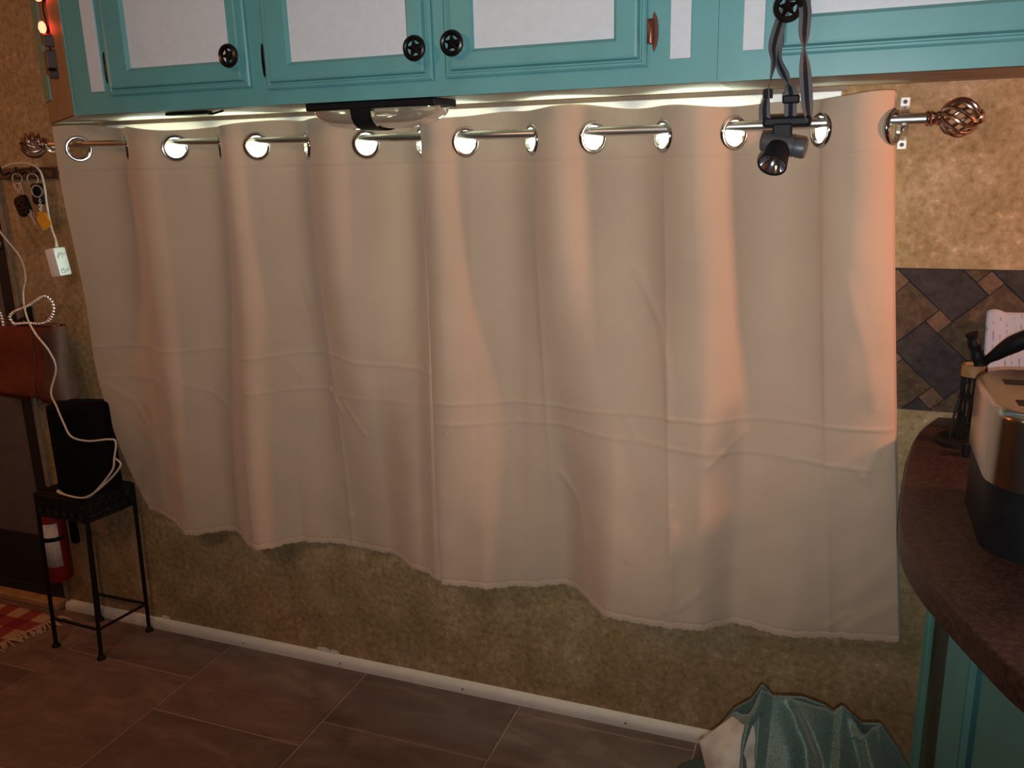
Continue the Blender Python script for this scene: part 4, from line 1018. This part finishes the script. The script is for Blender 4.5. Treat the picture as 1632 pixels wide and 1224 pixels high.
# ================================================================== SATIN BAG (bottom right)
bg = thing('satin_bag', 'crumpled teal satin fabric bag with beige lining on the floor', 'bag')
bt_x = [-0.30, -0.245, -0.20, -0.14, -0.110, -0.092, -0.072, -0.02, 0.02, 0.036, 0.050, 0.085, 0.116, 0.15, 0.20, 0.26]
bt_z = [0.05, 0.20, 0.33, 0.435, 0.462, 0.498, 0.478, 0.487, 0.478, 0.468, 0.484, 0.455, 0.462, 0.415, 0.33, 0.10]
U, V = np.meshgrid(np.linspace(-0.17, 0.205, 160), np.linspace(0, 1, 150), indexing='xy')
top = np.interp(U, bt_x, bt_z)
Zb = top * (1 - V) + 0.003 * V
Yb = -0.475 - 0.20 * np.sin(np.clip(V * 1.3, 0, 1) * math.pi / 2) ** 0.8 * (0.4 + 0.6 * np.sqrt(np.clip(1 - ((U - 0.03) / 0.225) ** 2, 0, 1)))
Xb = U + 0.0 * V
def pleat(path, amp, sig, asym=1.0):
    global Yb
    xs = np.interp(-Zb, [-p[1] for p in path], [p[0] for p in path]); d = U - xs
    s = np.where(d > 0, sig * asym, sig); fade = ss(path[0][1] + 0.002, path[0][1] - 0.03, Zb)
    Yb = Yb - amp * np.exp(-(d / s) ** 2) * (0.25 + 0.75 * fade)
pleat([(-0.092, 0.498), (-0.112, 0.45), (-0.116, 0.41), (-0.108, 0.36), (-0.085, 0.30), (-0.07, 0.1)], 0.042, 0.020, 0.5)
pleat([(-0.05, 0.487), (-0.03, 0.455), (-0.008, 0.42), (0.0, 0.38), (0.02, 0.33), (0.03, 0.1)], -0.024, 0.020, 1.0)
pleat([(-0.02, 0.490), (0.005, 0.455), (0.024, 0.42), (0.030, 0.38), (0.05, 0.33), (0.06, 0.1)], 0.020, 0.016, 1.8)
pleat([(0.050, 0.486), (0.062, 0.45), (0.085, 0.40), (0.11, 0.35), (0.13, 0.30), (0.15, 0.1)], -0.012, 0.014, 1.0)
pleat([(0.075, 0.486), (0.092, 0.45), (0.112, 0.41), (0.14, 0.36), (0.16, 0.30), (0.17, 0.1)], 0.026, 0.018, 0.6)
pleat([(0.116, 0.464), (0.095, 0.452), (0.06, 0.446), (0.05, 0.444)], 0.010, 0.012, 1.0)
Yb = Yb + 0.006 * vnoise(U * 1.3, Zb, 28, 21)
me = gridmesh('outer_cloth', Xb, Yb, Zb); o = obj('outer_cloth', me, 'satin', bg, smooth='full'); sm = o.modifiers.new('thickness', 'SOLIDIFY'); sm.thickness = 0.003
# back of the bag
Yk = -0.462 + 0.06 * np.sqrt(np.clip(1 - ((U - 0.03) / 0.22) ** 2, 0, 1)) * np.sin(np.clip(V * 1.5, 0, 1) * math.pi / 2)
o = obj('back_cloth', gridmesh('back_cloth', Xb, Yk, Zb * 0.985), 'satin', bg, smooth='full'); sm = o.modifiers.new('thickness', 'SOLIDIFY'); sm.thickness = 0.003
# beige sheer lining lobe at the left
A_, V2 = np.meshgrid(np.linspace(0, 1, 50), np.linspace(0, 1, 60), indexing='xy')
lx = np.interp(V2, [0, 0.25, 0.6, 1], [-0.135, -0.198, -0.165, -0.10]); rx = np.interp(V2, [0, 0.25, 0.6, 1], [-0.10, -0.09, -0.09, -0.08])
Xl = lx + (rx - lx) * A_; Zl = 0.458 - 0.20 * V2 - 0.025 * (1 - A_) * (1 - V2) ; Yl = -0.485 - 0.045 * np.sin(A_ * math.pi * 0.8) - 0.16 * V2 + 0.006 * vnoise(Xl * 2, Zl * 2, 40, 4)
o = obj('lining', gridmesh('lining', Xl, Yl, Zl), 'beige_sheer', bg, smooth='full'); sm = o.modifiers.new('thickness', 'SOLIDIFY'); sm.thickness = 0.002
# dark lower fold at the left
A_, V2 = np.meshgrid(np.linspace(0, 1, 40), np.linspace(0, 1, 40), indexing='xy')
Xl = -0.255 + 0.13 * A_ + 0.02 * V2 * 0; Zt = np.interp(A_, [0, 0.15, 0.5, 1], [0.27, 0.315, 0.36, 0.40]); Zl = Zt * (1 - V2) + 0.004 * V2; Yl = -0.50 - 0.10 * V2 ** 0.6 - 0.06 * A_
o = obj('lower_fold', gridmesh('lower_fold', Xl, Yl, Zl), 'green_dark', bg, smooth='full'); sm = o.modifiers.new('thickness', 'SOLIDIFY'); sm.thickness = 0.004
